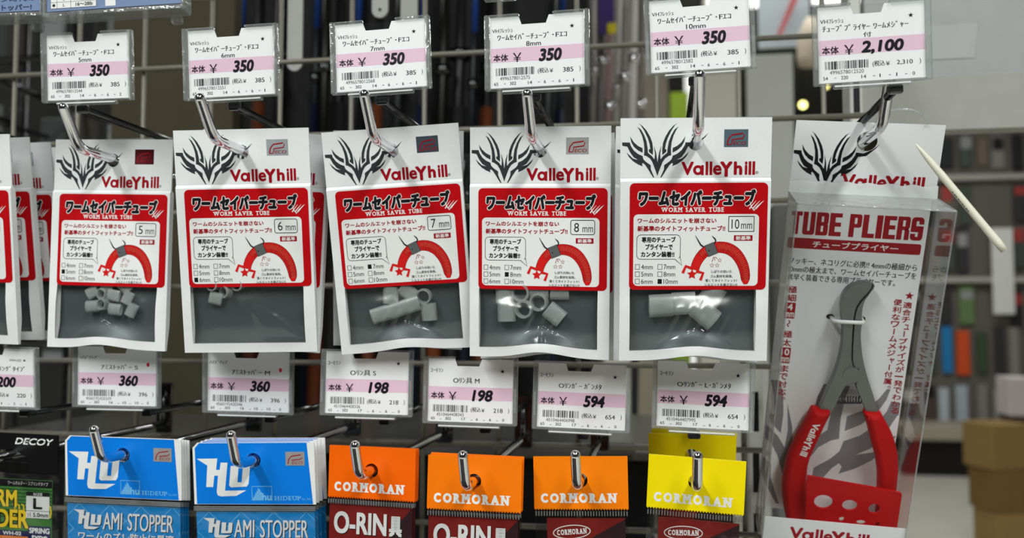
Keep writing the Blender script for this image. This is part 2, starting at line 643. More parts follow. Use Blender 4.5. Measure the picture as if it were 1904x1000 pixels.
LINO = M('pale_floor_tile', (206, 204, 192), .35, scale=3)
mb = MB(); mb.box(-5000, 6000, -4000, 9500, -EYE - 60, -EYE, LINO); struct('floor', mb)
mb = MB(); mb.box(-5000, 6000, -4000, 9500, CEIL * 1000 - EYE, CEIL * 1000 - EYE + 60, M('ceiling_board', (96, 96, 94), .8, scale=4)); struct('ceiling', mb)
mb = MB(); mb.box(-5000, 6000, 9500, 9600, -EYE, CEIL * 1000 - EYE, M('brown_wall', (118, 108, 84), .8, scale=3)); struct('wall_back', mb)
mb = MB(); mb.box(-4000, 4000, -1900, -1700, -EYE, 1900 - EYE, M('dark_reflected_wall', (52, 50, 50), .7, scale=2.5, vary=.5)); struct('added_wall_front', mb)  # unseen dark wall added behind the camera to give the chrome contrast
for i, (lx, ly, sx, sy, pw) in enumerate(LAMPS):
    t = thing('ceiling_light', ('white strip light on the ceiling, number %d from the shop front' % (i + 1)), 'ceiling light', (lx * 1000, ly * 1000, CEIL * 1000 - EYE), 'strip lights on the ceiling')
    hx, hy = sx * 500 + 30, sy * 500 + 30
    mb = MB(); mb.box(-hx, hx, -hy, hy, -30, 0, M('lamp_housing', (230, 230, 228), .5), 6); mb.build('housing', t)
    mb = MB(); mb.box(30 - hx, hx - 30, 30 - hy, hy - 30, -66, -30, GLOW('lamp_tube', (255, 252, 245), 3.0), 8); mb.build('diffuser', t)

# ---------------------------------------------------------------- wire rack
GY = 680.0
mb = MB()
PITCHMM = 61.5
x0g = P(1073, 400, GY).x
z0g = P(1430, 221, GY).z
XS = [x0g + k * PITCHMM for k in range(-13, 4)]
ZS = [z0g + k * PITCHMM for k in range(-7, 5)]
xl, xr, zl, zh = XS[0] - 20, XS[-1] + 30, ZS[0] - 20, ZS[-1] + 20
rack = thing('wire_rack', 'grey welded wire grid rack behind the hanging packets', 'rack', (0, 0, 0))
for x in XS:
    mb = MB(); mb.tube([(x, GY + 4.2, zl), (x, GY + 4.2, zh)], 2.0, WIRE, 8); mb.build('upright_wire', rack)
for z in ZS:
    mb = MB(); mb.tube([(xl, GY, z), (xr, GY, z)], 2.2, WIRE, 8); mb.build('cross_wire', rack)


mb = MB(); mb.box(xl, xr, -160, GY + 20, 260 - EYE, 300 - EYE, M('dark_reflected_deck', (30, 30, 32), .6), 3); mb.box(xl, xr, -140, GY + 20, -EYE, 260 - EYE, M('dark_reflected_deck')); mb.build('added_base_deck', rack)  # unseen deck added below so the peg tips mirror dark, not pale floor

# ---------------------------------------------------------------- display hooks
def hook(name, label, X, zs, yb, za, yt, fwd, rise, tipf, group, r=2.9, thin=2.3, post=False):
    """chrome peg: shaft from the rack through the packet hole, upturned tip, and an upper arm that carries the price holder"""
    t = thing(name, label, 'display hook', (X, GY - 8, zs), group)
    oy = -(GY - 8)
    yb_, yt_ = yb + oy, yt + oy
    mb = MB()
    bend = [(0, yb_ - fwd + 7, 0), (0, yb_ - fwd + 3, .6), (0, yb_ - fwd - 1, 2.4), (0, yb_ - fwd - 3, 4.2)]
    tip = Vector((0, yb_ - fwd - tipf, rise))
    d = (tip - Vector(bend[-1])).normalized()
    b1 = Vector(bend[-1])
    pts = [(0, 0, 0), (0, -20, 0), (0, yb_ - fwd + 9, 0)] + bend + [b1 + (tip - b1) * .12, b1 + (tip - b1) * .5, tip - d * .3, tip, tip + d * r * .5, tip + d * r * .85, tip + d * r]
    n = len(pts)
    rr = [r] * (n - 3) + [r * .87, r * .53, r * .1]
    mb.tube(pts, r, CHROME, 18, True, rr)
    mb.build('peg', t)
    mb = MB()
    mb.tube([(0, 0, za - zs), (0, yt_ + 3, za - zs)], thin, STEEL, 12)
    pa = mb.build('price_arm', t)
    mb = MB()
    mb.box(-7, 7, 1, 4, -8, za - zs + 8, STEEL, 1)
    mb.tube([(0, 0, -2), (0, 0, za - zs + 2)], 2.6, STEEL, 10)
    mb.build('back_bracket', t)
    mb = MB()
    mb.box(-3.6, 3.6, yt_ + .5, yt_ + 4, za - zs - 2.4, za - zs + 2.4, STEEL, .8)
    mb.build('holder_clip', pa)
    return t


# ---------------------------------------------------------------- price holders
EAN_L = ['0001101', '0011001', '0010011', '0111101', '0100011', '0110001', '0101111', '0111011', '0110111', '0001011']
EAN_P = ['LLLLLL', 'LLGLGG', 'LLGGLG', 'LLGGGL', 'LGLLGG', 'LGGLLG', 'LGGGLL', 'LGLGLG', 'LGLGGL', 'LGGLGL']


def bars(pr, code, u0, v0, u1, v1, m, layer):
    s = '101'
    for d, k in zip(code[1:7], EAN_P[int(code[0])]):
        L = EAN_L[int(d)]
        s += L if k == 'L' else ''.join('1' if c == '0' else '0' for c in L)[::-1]
    s += '01010'
    for d in code[7:13]:
        s += ''.join('1' if c == '0' else '0' for c in EAN_L[int(d)])
    s += '101'
    q = (u1 - u0) / len(s)
    i = 0
    while i < len(s):
        j = i
        while j < len(s) and s[j] == s[i]:
            j += 1
        if s[i] == '1':
            pr.rect(u0 + i * q, v0, u0 + j * q, v1, m, layer)
        i = j


def price_holder(pose, label, maker, name, size, price, tax, code, loc, star='star', group=None, H=41.0):
    W = 57.0
    t = thing('price_holder', label, 'price tag', pose, group)
    f = lambda u, v, y: Vector((u - W / 2, y, H / 2 - v))
    # clear moulded holder
    mb = MB()
    for (a, b, c, d) in ((0, 2.6, 0, H), (W - 2.6, W, 0, H)):
        mb.box(a - W / 2, b - W / 2, -2.6, 1.2, H / 2 - d, H / 2 - c, RAIL, .5)
        mb.box(a - W / 2 + .6, b - W / 2 - .6, -3.0, -2.4, H / 2 - d + 8, H / 2 - d + 22, RAIL, .2)
    mb.box(-W / 2 + 2.6, -9.5, -2.2, 1.2, H / 2 - 1.2, H / 2, RAIL, .3)
    mb.box(9.0, W / 2 - 2.6, -2.2, 1.2, H / 2 - 1.2, H / 2, RAIL, .3)
    mb.box(-W / 2 + 2.6, W / 2 - 2.6, -2.2, 1.2, -H / 2, -H / 2 + 1.2, RAIL, .3)
    hf = mb.build('holder_frame', t)
    mb = MB()
    mb.box(-W / 2 + 2.6, W / 2 - 2.6, .5, 1.0, -H / 2 + 1.2, H / 2 - 1.2, CLEAR)
    mb.build('back_plate', hf)
    mb = MB()
    mb.box(-19, 18.5, -2.6, 1.0, -H / 2 - 2.0, -H / 2, RAIL, .6)
    mb.box(-18.5, 18, -3.0, -2.6, -H / 2 - 1.4, -H / 2 - .6, M('rail_highlight', (225, 228, 228), .2), .15)
    mb.build('bottom_rail', hf)
    # printed card
    mb = MB()
    top = 1.3
    loop = [(2.8, top), (18.8, top), (20.3, 5.6), (33.6, 5.6), (35.2, top), (54.2, top), (54.2, H - 1.3), (2.8, H - 1.3)]
    mb.slab(loop, lambda u, v: f(u, v, -.25), lambda u, v: f(u, v, .3), PAPER)
    pr = Print(mb, lambda u, v, l: f(u, v, -.25 - .05 * l))
    pr.rect(3.2, 18, 54.0, 25.6, INKP, 1)
    if maker:
        pr.text(maker, 4, 7.2, 15.4 if len(maker) > 5 else 11.8, 9.6, INKK, 1, .012)
    if name:
        n0, n1 = name[1:3]
        pr.text(name[0], n0, 10.4 if size else 12.4, n1, 13.8 if size else 15.9, INKK, 1, .018)
    if size:
        hw = 1.9 * len(size) * .55 + .9
        pr.text(size, 26.8 - hw, 14.9, 26.8 + hw, 17.6, INKK, 1, .018)
    if star == 'star':
        pr.star(47.7, 8.2, 1.35, INKK)
    elif star == 'dot':
        pr.ell(48.5, 12.4, 1.0, 1.3, M('red_dot_sticker', (214, 40, 60), .5), 1, 16)
    elif star == 'code':
        pr.text('WH-02 ★', 38, 7.6, 49, 9.4, INKK, 1, .01)
    pr.text('本体', 4.6, 21.2, 12.8, 25.2, INKK, 2, .02)
    pr.text('￥', 15.4, 20.8, 20.2, 25.9, INKK, 2, .012)
    pr.text(price, 29.5 - (6 if len(price) > 3 else 0), 19.4, 42.6 + (2 if len(price) > 3 else 0), 26.3, INKK, 2, .055, .16)
    if code:
        bars(pr, code, 6, 28.8, 27, 32.9, INKK, 1)
        pr.text(code, 8.2, 33.5, 24.7, 35.4, INKC, 1)
    pr.text('(税込', 29, 29.7, 35, 33, INKK, 1, .014)
    pr.text('¥', 35.4, 30.4, 37.3, 32.6, INKK, 1, .01)
    pr.text(tax, 42.6 - (2 if len(tax) > 3 else 0), 30.1, 48.2, 32.7, INKK, 1, .016)
    pr.text(')', 51.3, 29.8, 52.1, 33.0, INKK, 1)
    if loc:
        for s, u in zip(loc, (4.9, 13.6, 23.5, 32.2, 40.2, 48.0)):
            wd = 1.15 * len(s) if s != '1' else .5
            pr.text(s, u, 36.4 if H > 40.5 else 36.0, u + wd, 38.2 if H > 40.5 else 37.7, INKK, 1, .018)
        for u in (10.3, 29.0, 36.6, 44.4):
            pr.rect(u, 37.2, u + 1.1, 37.45, INKK, 1)
    mb.build('price_card', t)
    return t


TAGS = [(-331.2, 468.5, 148.8, 3.9, -.4, 2.8), (-239.1, 465.3, 146.0, 3.5, -1.1, 1.6), (-151.6, 468.4, 146.6, -.7, -2.4, 2.7), (-63.5, 465.4, 144.0, 2.3, -.1, -2.2), (22.4, 470.6, 150.4, 2.0, -1.2, -.8), (107.2, 466.2, 140.0, 5.2, -1.2, -.4)]
SIZES = ['5mm', '6mm', '7mm', '8mm', '10mm']
CODES = ['4996578012544', '4996578012551', '4996578012568', '4996578012575', '4996578012582']
G1 = 'price tags of the upper row of hooks'
for i in range(5):
    price_holder(TAGS[i], 'clear price holder above the %s millimetre tube packet, priced 350 yen' % ('five', 'six', 'seven', 'eight', 'ten')[i], 'VHﾌﾚｯｼｭ', ('ﾜｰﾑｾｲﾊﾞｰﾁｭｰﾌﾞ･Fｴｺ', 7, 45), SIZES[i], '350', '385', CODES[i], ('65', '302', '14', '6', '6', '2' if i == 0 else '1'), 'star', G1)
t = price_holder(TAGS[5], 'clear price holder reading 2,100 yen above the boxed pliers', 'VHﾌﾚｯｼｭ', ('ﾁｭｰﾌﾞﾌﾟﾗｲﾔｰ ﾜｰﾑﾒｼﾞｬｰ', 5, 46.5), '付', '2,100', '2,310', '4996578012520', ('54', '220', '14', '1', '1', '0'), 'star', G1)
# the neighbour at the left picture edge shows only its right rim
price_holder((-421.5, 470, 147.0, 3, 0, 4), 'price holder of which only the right rim shows, cut off at the picture edge', '', None, '', '350', '385', None, None, None, G1)

TAGS2 = [(-418.7, 508.2, -36.8, 8.4, 1.7, 8.2), (-340.7, 519.5, -36.0, 3.7, .9, 6.6), (-251.6, 519.6, -38.4, 5.6, 1.4, 6.9), (-174.6, 518.2, -38.2, -.2, .8, 3.0), (-111.2, 520.4, -42.3, 0, 1, .8), (-45.1, 521.6, -44.8, .9, 1.9, 2.3), (24.2, 519.6, -43.0, 2.2, 1.9, -.6)]
INFO2 = [('clear price holder reading 200 yen above the black header packet', '', ('ｽﾌﾟﾘﾝｸﾞﾀｲﾌﾟ', 24, 48), '200', '220', None, ('65', '302', '16', '1', '2', '1'), 'code'),
         ('clear price holder reading S and 360 yen above a blue stopper packet', 'ﾊｲﾄﾞｱｯﾌﾟ', ('ｱﾐｽﾄｯﾊﾟｰ S', 18, 42), '360', '396', '4560192420339', ('65', '302', '16', '10', '10', '0'), 'dot'),
         ('clear price holder reading M and 360 yen above a blue stopper packet', 'ﾊｲﾄﾞｱｯﾌﾟ', ('ｱﾐｽﾄｯﾊﾟｰ M', 18, 42), '360', '396', '4560192420346', ('65', '302', '16', '10', '10', '0'), 'dot'),
         ('clear price holder reading S and 198 yen over the first orange header', 'ｺｰﾓﾗﾝ', ('Oﾘﾝ具 S', 18, 34), '198', '218', '4510464408336', ('65', '302', '17', '6', '6', '0'), 'star'),
         ('clear price holder reading M and 198 yen over the second orange header', 'ｺｰﾓﾗﾝ', ('Oﾘﾝ具 M', 18, 34), '198', '218', '4510464408343', ('65', '302', '17', '6', '6', '0'), 'star'),
         ('clear price holder reading 594 yen over the third orange header', 'ｺｰﾓﾗﾝ', ('Oﾘﾝｶﾞｰ ｶﾞﾝﾒﾀ', 15, 40), '594', '654', '4510464406998', ('65', '302', '17', '6', '6', '0'), 'star'),
         ('clear price holder reading L and 594 yen over the yellow header', 'ｺｰﾓﾗﾝ', ('Oﾘﾝｶﾞｰ L･ｶﾞﾝﾒﾀ', 14, 44), '594', '654', '4510464407995', ('65', '302', '17', '6', '6', '0'), 'star')]
for ps, inf in zip(TAGS2, INFO2):
    price_holder(ps, inf[0], inf[1], inf[2], '', inf[3], inf[4], inf[5], inf[6], inf[7], 'price tags of the lower row of hooks', 40.0)

# ---------------------------------------------------------------- tube packets
KU, KV = 80 / 82., 131 / 134.


def smooth01(x):
    x = max(0., min(1., x))
    return x * x * (3 - 2 * x)


def pouch_fn(wave, bulge, uc):
    def fn(u, v, d=0.0, back=False):
        """u,v in the 82 x 134 drawing; d = height above the front skin"""
        b = max(0., 1 - ((u - 41) / 41) ** 2)
        s = smooth01((v - 94.2) / 13)
        lift = 1.2 * smooth01((v - 32.4) / 2.0)
        low = smooth01((v - 116) / 18)
        edge = math.exp(-((u - uc) / 17) ** 2)
        push = bulge * b * s * (1 - low) + (bulge * .35 + wave * 1.3) * edge * low
        z = wave * edge * low
        y = -.5 - lift - push - d
        if back:
            y = .5 + 2.2 * smooth01((v - 32.4) / 2.0) * (1 - low) - (bulge * .35 + wave * 1.3) * edge * low * .9
        return Vector(((u - 41) * KU, y, (67 - v) * KV + z))
    return fn


def tube_packet(size, label, pose, wave, bulge, uc, group, crease=True):
    t = thing('tube_packet', label, 'tube packet', pose, group)
    fn = pouch_fn(wave, bulge, uc)
    WIN = (5.6, 93.4, 75.2, 128.4)
    outer = rect_loop(0, 0, 82, 32.4, 4)[:20] + [(82, 0 + 4.05 * k) for k in range(8)] + [(82, 32.4 + .5 * k) for k in range(4)] + [(82, 34.4 + 4.15 * k) for k in range(24)] + [(82 - 4.1 * k, 134) for k in range(20)] + [(0, 134 - 4.15 * k) for k in range(24)] + [(0, 34.4 - .5 * k) for k in range(4)] + [(0, 32.4 - 4.05 * k) for k in range(8)]
    hole = circle(41, 13.4, 4.3)
    mb = MB()
    front = lambda u, v: fn(u, v)
    lsp = lambda a, b, n: [a + (b - a) * k / n for k in range(n + 1)]
    rear = lambda u, v: fn(u, v, 0, True)
    mb.sheet([rect_loop(0, 0, 82, 32.4, 4), hole], front, WHITE)
    mb.grid([82 * k / 20 for k in range(21)], [32.4 + k / 3 for k in range(7)], front, WHITE)
    mb.grid(lsp(0, WIN[0], 2), lsp(34.4, 134, 48), front, WHITE)
    mb.grid(lsp(WIN[2], 82, 2), lsp(34.4, 134, 48), front, WHITE)
    mb.grid(lsp(WIN[0], WIN[2], 30), lsp(34.4, WIN[1], 4), front, WHITE)
    mb.grid(lsp(WIN[0], WIN[2], 40), lsp(WIN[3], 134, 3), front, WHITE)
    mb.sheet([rect_loop(0, 0, 82, 32.4, 4), hole], rear, WHITE)
    mb.grid(lsp(0, 82, 20), lsp(32.4, 34.4, 4) + lsp(34.4, 110, 6)[1:] + lsp(110, 134, 10)[1:], rear, WHITE)
    for L in (outer, hole):
        mb.wall(L, front, rear, WHITE)
    pr = Print(mb, lambda u, v, l: fn(u, v, .05 * l))
    pr.rect(0, 32.2, 82, 32.5, M('pouch_seal_line', (214, 217, 220), .4), 1)
    emblem(pr, lambda x, y: ((x - 10) / 30.2, (y + 9) / 29.2), INKC, 1)
    logo(pr, 33.3, 23.7, 73.4, 31.0, INKD, 2)
    pr.text('®', 73.6, 29.0, 75.2, 30.6, INKC, 2)
    po = mb.build('pouch', t)
    # dark foil seen through the window, then the clear film in front
    mb = MB()
    us = [WIN[0] + (WIN[2] - WIN[0]) * k / 16 for k in range(17)]
    vs_ = [WIN[1] + (WIN[3] - WIN[1]) * k / 12 for k in range(13)]
    mb.grid(us, vs_, lambda u, v: fn(u, v, 0, True) + Vector((0, -.4, 0)), M('dark_foil', (88, 95, 97), .42, .35))
    mb.build('dark_backing', t)
    mb = MB()
    us = [WIN[0] + (WIN[2] - WIN[0]) * k / 120 for k in range(121)]
    vs_ = [WIN[1] + (WIN[3] - WIN[1]) * k / 80 for k in range(81)]

    def film(u, v):
        p = fn(u, v)
        if crease:
            e = max(0., min(1., (u - WIN[0]) / 4, (WIN[2] - u) / 4, (WIN[3] - v) / 2.5 + .15))
            q = (v - (115.5 + abs(u - uc) * .52)) / .9
            p.y -= 1.7 * math.exp(-q * q) * e * max(0., 1 - abs(u - uc) / 24)
            p.y -= 1.2 * math.exp(-((u - uc - .6) / 1.0) ** 2) * smooth01((v - 115) / 5) * e
            p.y -= .5 * math.sin(u * .9 + v * .35) * math.exp(-((v - 112) / 6) ** 2 - ((u - uc) / 16) ** 2) * e
        else:
            q = (u - 46) * .75 - (v - 108) * .45
            p.y -= 1.6 * smooth01((u - 42 - (v - 108) * .4) / 5) * (1 - smooth01((u - 52 - (v - 108) * 1.1) / 8)) * smooth01((v - 104) / 8) * smooth01((128 - v) / 4)
        return p
    mb.grid(us, vs_, film, POUCHFILM)
    mb.build('clear_window', t)
    # printed label stuck on the front
    mb = MB()
    VS = 1.0275
    pr = Print(mb, lambda u, v, l: fn(u, v * VS, .15 + .05 * l))
    loop = rrect_loop(5.2, 34.3, 80.4, 91.5, 2.6)
    mb.slab(loop, lambda u, v: fn(u, v * VS, .05), lambda u, v: fn(u, v * VS, .15), INKR)
    pr.rrect(7.4, 50.9, 75.9, 89.4, 2.4, INKW, 1)
    A, T = 'ワームセイバーチューブ', (9.6, 37.7, 74.0, 46.6)
    pr.text(A, T[0] - .5, T[1] - .5, T[2] + .5, T[3] + .5, INKW, 1, .1, .07)
    pr.text(A, *T, INKK, 2, .062, .07)
    for k in range(3):
        a, b = (70.5 + k * 1.7, 48.2), (75.5 + k * 1.1 - 3.2 + k, 43.8)
        pr.stroke([a, ((a[0] + b[0]) / 2 + .6, 46.2), (b[0] + 1.8, b[1])], .4, INKW, 3, taper=[.7, .5, .1])
    pr.stroke([(70.6, 44), (71.5, 47), (73, 49), (74.5, 47), (77.6, 44.2)], .5, INKW, 3, taper=[.1, .6, .7, .5, .1])
    pr.slab('WORM SAVER TUBE', 22.6, 47.3, 56.7, 49.7, INKW, 2, .03)
    pr.text('ワームのシルエットを崩さない', 9.6, 52.9, 52.7, 55.7, INKD, 2, .032)
    pr.text('新基準のタイトフィットチューブ!!', 9.6, 57.0, 57.6, 60.0, INKD, 2, .032)
    lo = rrect_loop(59.4, 52.2, 73.2, 60.2, 1.2 if size != '10' else .1)
    pr.stroke(lo, .4, INKK, 2, True)
    n1 = 64.2 if len(size) == 1 else 65.2
    pr.text(size, 61.4 if len(size) == 1 else 61.0, 53.7, n1, 58.8, INKK, 2, .0)
    pr.text('mm', 66.2, 56.0, 72.2, 58.8, INKK, 2, .0)
    # speech bubble
    bub = rrect_loop(9.3, 61.9, 33.2, 75.0, 2.2)
    pr.stroke(bub, .3, INKK, 2, True)
    pr.poly([(30.4, 74.9), (32.6, 74.4), (34.2, 78.2)], INKW, 3)
    pr.stroke([(30.4, 75.0), (34.2, 78.2), (33.1, 73.6)], .3, INKK, 4)
    for s, a, b, v in (('専用のチューブ', 12, 30.6, 62.9), ('プライヤーで', 14, 29, 66.8), ('カンタン装着!!', 11.6, 30, 70.8)):
        pr.text(s, a, v, b, v + 3.1, INKK, 2, .036)
    # size boxes
    for r, pair in enumerate((('4', '7'), ('5', '8'), ('6', '10'))):
        for c, sname in enumerate(pair):
            u, v = 8.6 + 12.4 * c, 77.8 + 3.95 * r
            if sname == size:
                pr.rect(u, v, u + 2.3, v + 2.6, INKK, 2)
            else:
                pr.stroke([(u, v), (u + 2.3, v), (u + 2.3, v + 2.6), (u, v + 2.6)], .35, INKK, 2, True)
            pr.text(sname + 'mm', u + 3.2, v, u + (9.6 if len(sname) == 1 else 11), v + 2.6, INKK, 2, .004)
    # the worm with its collar and hook
    cx = lambda x, y: (30.2 + (x - 0) / 30.2 + .2, 60.0 + (y - 0) / 29.8)
    wm = [(330, 620), (345, 540), (400, 430), (480, 340), (580, 282), (690, 255), (800, 258), (900, 285), (1000, 350), (1080, 450), (1135, 560), (1165, 680), (1172, 780), (1175, 850)]
    wpts = [cx(*p) for p in wm]
    wid = [4.3, 4.6, 4.9, 5.1, 5.3, 5.5, 5.7, 5.8, 5.8, 5.6, 5.4, 5.0, 4.4, 1.6]
    sp, sw = smooth_line(wpts, wid)
    pr.stroke(sp, 5, M('worm_outline_ink', (120, 16, 24), .45), 2, taper=[x + .5 for x in sw])
    pr.stroke(sp, 5, M('worm_red_ink', (216, 30, 28), .4), 3, taper=sw)
    V = [Vector(p) for p in wpts]
    for k in range(2, 46):
        q = 2 + k * 10.2 / 46
        i = int(q)
        fr = q - i
        if 3.2 < q < 5.0:
            continue
        p = V[i].lerp(V[i + 1], fr)
        tt = (V[i + 1] - V[i]).normalized()
        nn = Vector((-tt.y, tt.x)) * (wid[i] * .46)
        pr.stroke([p - nn, p + nn * .2 - tt * .25, p + nn], .22, MATS['worm_outline_ink'], 4)
        pr.stroke([p - nn * .7 + tt * .35, p + nn * .3 + tt * .2], .22, INKO, 4)
    a, b = V[3].lerp(V[4], .35), V[5] + Vector((-.6, .1))
    tt = (b - a).normalized(); nn = Vector((-tt.y, tt.x)) * 3.1
    pr.poly([a - nn, b - nn, b + nn, a + nn], M('collar_grey_ink', (92, 96, 98), .5), 5)
    pr.stroke([a - nn, b - nn, b + nn, a + nn], .22, INKK, 6, True)
    pr.ell((a.x + b.x) / 2 - 1.2, (a.y + b.y) / 2 + .8, .4, .4, INKK, 6, 8)
    pr.stroke([cx(330, 65), cx(380, 150), cx(420, 215), cx(470, 250)], .7, INKK, 6, taper=[.2, .6, .75, .8])
    pr.stroke([cx(605, 75), cx(650, 115), cx(668, 150), cx(650, 195)], .7, INKK, 6, taper=[.2, .7, .7, .6])
    claw = M('worm_red_ink')
    pr.stroke([cx(300, 600), cx(180, 560), cx(130, 670)], 1.6, claw, 4)
    pr.stroke([cx(350, 640), cx(470, 670), cx(425, 785)], 1.6, claw, 4)
    pr.star(*cx(285, 690), 2.8, claw, 4, .5)
    for (x, y, r) in ((740, 465, 1.1), (612, 545, 1.25), (700, 545, 1.2)):
        c0 = cx(x, y)
        st = [(c0[0] + (r if k % 2 == 0 else r * .45) * math.sin(math.pi * k / 5), c0[1] - (r if k % 2 == 0 else r * .45) * math.cos(math.pi * k / 5)) for k in range(10)]
        pr.stroke(st, .2, INKD, 3, True)
    for a, b in (((640, 410), (612, 490)), ((650, 410), (660, 470)), ((665, 410), (700, 440))):
        pr.stroke([cx(*a), cx(*b)], .3, INKD, 3)
    for s, (x0, x1, y0) in (('しぼりの効いた', (605, 945, 620)), ('ゴム素材を採用。', (590, 960, 695)), ('薄くてタイトフィット!', (505, 1030, 765)), ('シルエットを崩さない!!', (495, 1035, 832))):
        p0, p1 = cx(x0, y0), cx(x1, y0 + 48)
        pr.text(s, p0[0], p0[1], p1[0], p1[1], INKK, 5, .012)
    pr.rect(62.4, 62.2, 72.6, 65.2, INKD, 2)
    pr.text('新基準', 63.5, 62.6, 71.5, 64.8, INKW, 3, .02)
    mb.build('printed_label', t)
    # hologram sticker
    mb = MB()
    HOLO = M('hologram_foil_' + size, {'5': (92, 30, 36), '6': (205, 214, 220), '7': (92, 104, 118), '8': (214, 214, 212), '10': (112, 140, 156), '4': (190, 200, 205)}[size], .22, .5, vary=.25, scale=110)
    pr = Print(mb, lambda u, v, l: fn(u, v, .1 + .05 * l))
    mb.slab([(56.3, 6.4), (69.3, 6.4), (69.3, 15.9), (56.3, 15.9)], lambda u, v: fn(u, v, .0), lambda u, v: fn(u, v, .1), HOLO)
    for o, m, l in ((0, INKD, 2),):
        pr.stroke([(58.0, 14.6), (58.6, 11.6), (60.5, 9.4), (66.5, 8.6)], .7, m, l)
        pr.stroke([(60.4, 12.0), (66.6, 11.2), (67.2, 9.2)], .6, m, l)
        pr.stroke([(58.0, 14.7), (60.2, 14.6), (60.8, 12.4)], .5, m, l)
        pr.text('ECO', 61.2, 12.9, 68.4, 14.8, m, l, .01, .2)
    mb.build('hologram_sticker', po)
    return t


BAGS = {'4': (-435.4, 492.3, 50.4, 9.0, 1.8, 1.0), '5': (-338.1, 505.0, 47.1, 1.9, 1.8, .5), '6': (-238.9, 487.3, 45.5, 9.2, -.6, 6.1), '7': (-149.7, 500.1, 46.0, 10.7, -3.3, 5.2), '8': (-66.6, 497.6, 43.2, 7.0, 1.3, 0.0), '10': (19.0, 486.8, 42.4, 9.5, 0.0, 7.4)}
WAVE = {'4': (1, 3.4, 41), '5': (3.0, 3.8, 40), '6': (0.2, 3, 41), '7': (3.4, 4.0, 42), '8': (4.6, 4.4, 43), '10': (4.2, 4.6, 42)}
WORD = {'4': 'four', '5': 'five', '6': 'six', '7': 'seven', '8': 'eight', '10': 'ten'}
GP = 'white worm saver tube packets on the upper hooks'
packets = {}
for k in ('4', '5', '6', '7', '8', '10'):
    lab = 'white tube packet with a red label marked %s mm (%s)' % (k, WORD[k]) if k != '4' else 'front white tube packet of the fanned stack cut off at the picture edge'
    packets[k] = tube_packet(k, lab, BAGS[k], *WAVE[k], GP, crease=(k != '6'))


def behind(k, dx, dy, dz, ry, label, rz=0, rx=0):
    c = copy_tree(packets[k])
    p = BAGS[k]
    at(c, p[0] + dx, p[1] + dy, p[2] + dz, p[3] + rx, p[4] + ry, p[5] + rz)
    c['label'] = label
    return c


for j, nm in enumerate(('second', 'third', 'fourth')):
    behind('4', -1 + 1.5 * j, 19 + 17 * j, 1, -2.2 - .8 * j, '%s white tube packet from the front in the fanned stack at the picture edge' % nm, 3 + 3 * j, 0)
behind('6', 1.5, 17, 2.2, 4.6, 'white tube packet half hidden behind the six mm packet', -3, -4)
behind('7', -6, 17, 2, 5.0, 'white tube packet half hidden behind the seven mm packet', -3, -3)
behind('8', 2.2, 15, -1.5, -.8, 'white tube packet half hidden behind the eight mm packet', -1)
behind('10', -3.4, 15, -1, .6, 'white tube packet half hidden behind the ten mm packet', -2)

# rubber tubes inside the windows: (u, v, turn, facing camera, words)
RUB = FILM('clear_rubber', (225, 230, 230), 1.4, .2, .1, 200, .24)
TUBES = {'5': (7.2, 8.0, [(29.4, 98, 30, 0), (37, 99, 80, 1), (44.5, 99.7, -10, 0), (52, 94.6, -40, 0), (30.7, 107, 5, 0), (38, 105.6, 80, 1), (46.8, 108.6, -5, 0), (54.5, 101, 65, 0), (58, 108.8, 65, 0), (39, 93.6, 5, 0)]),
         '6': (7.4, 7.5, [(18.8, 92.6, 80, 1), (26.7, 97, 60, 1), (20.3, 101, -15, 0), (34.3, 92.8, 80, 1)]),
         '7': (9.2, 10, [(33, 99.6, 85, 0), (25.6, 110.8, 14, 0), (35.6, 108.6, 14, 0), (45.4, 106, 14, 0), (53.2, 101.3, 85, 1), (55.7, 110.9, 90, 0), (43.5, 98, -45, 0)]),
         '8': (10.4, 10.6, [(20.5, 97, 92, 0), (22, 107.4, 92, 0), (30.3, 96, 80, 1), (32.4, 105.5, 80, 1), (41, 101.2, 80, 1), (50.3, 108, -38, 0), (41, 93.6, 0, 0), (53, 94.4, 0, 0)]),
         '10': (12.4, 12.6, [(23, 103, 3, 0), (35.6, 101.8, 3, 0), (47.5, 107.6, -40, 0), (51, 98, 60, 0)])}
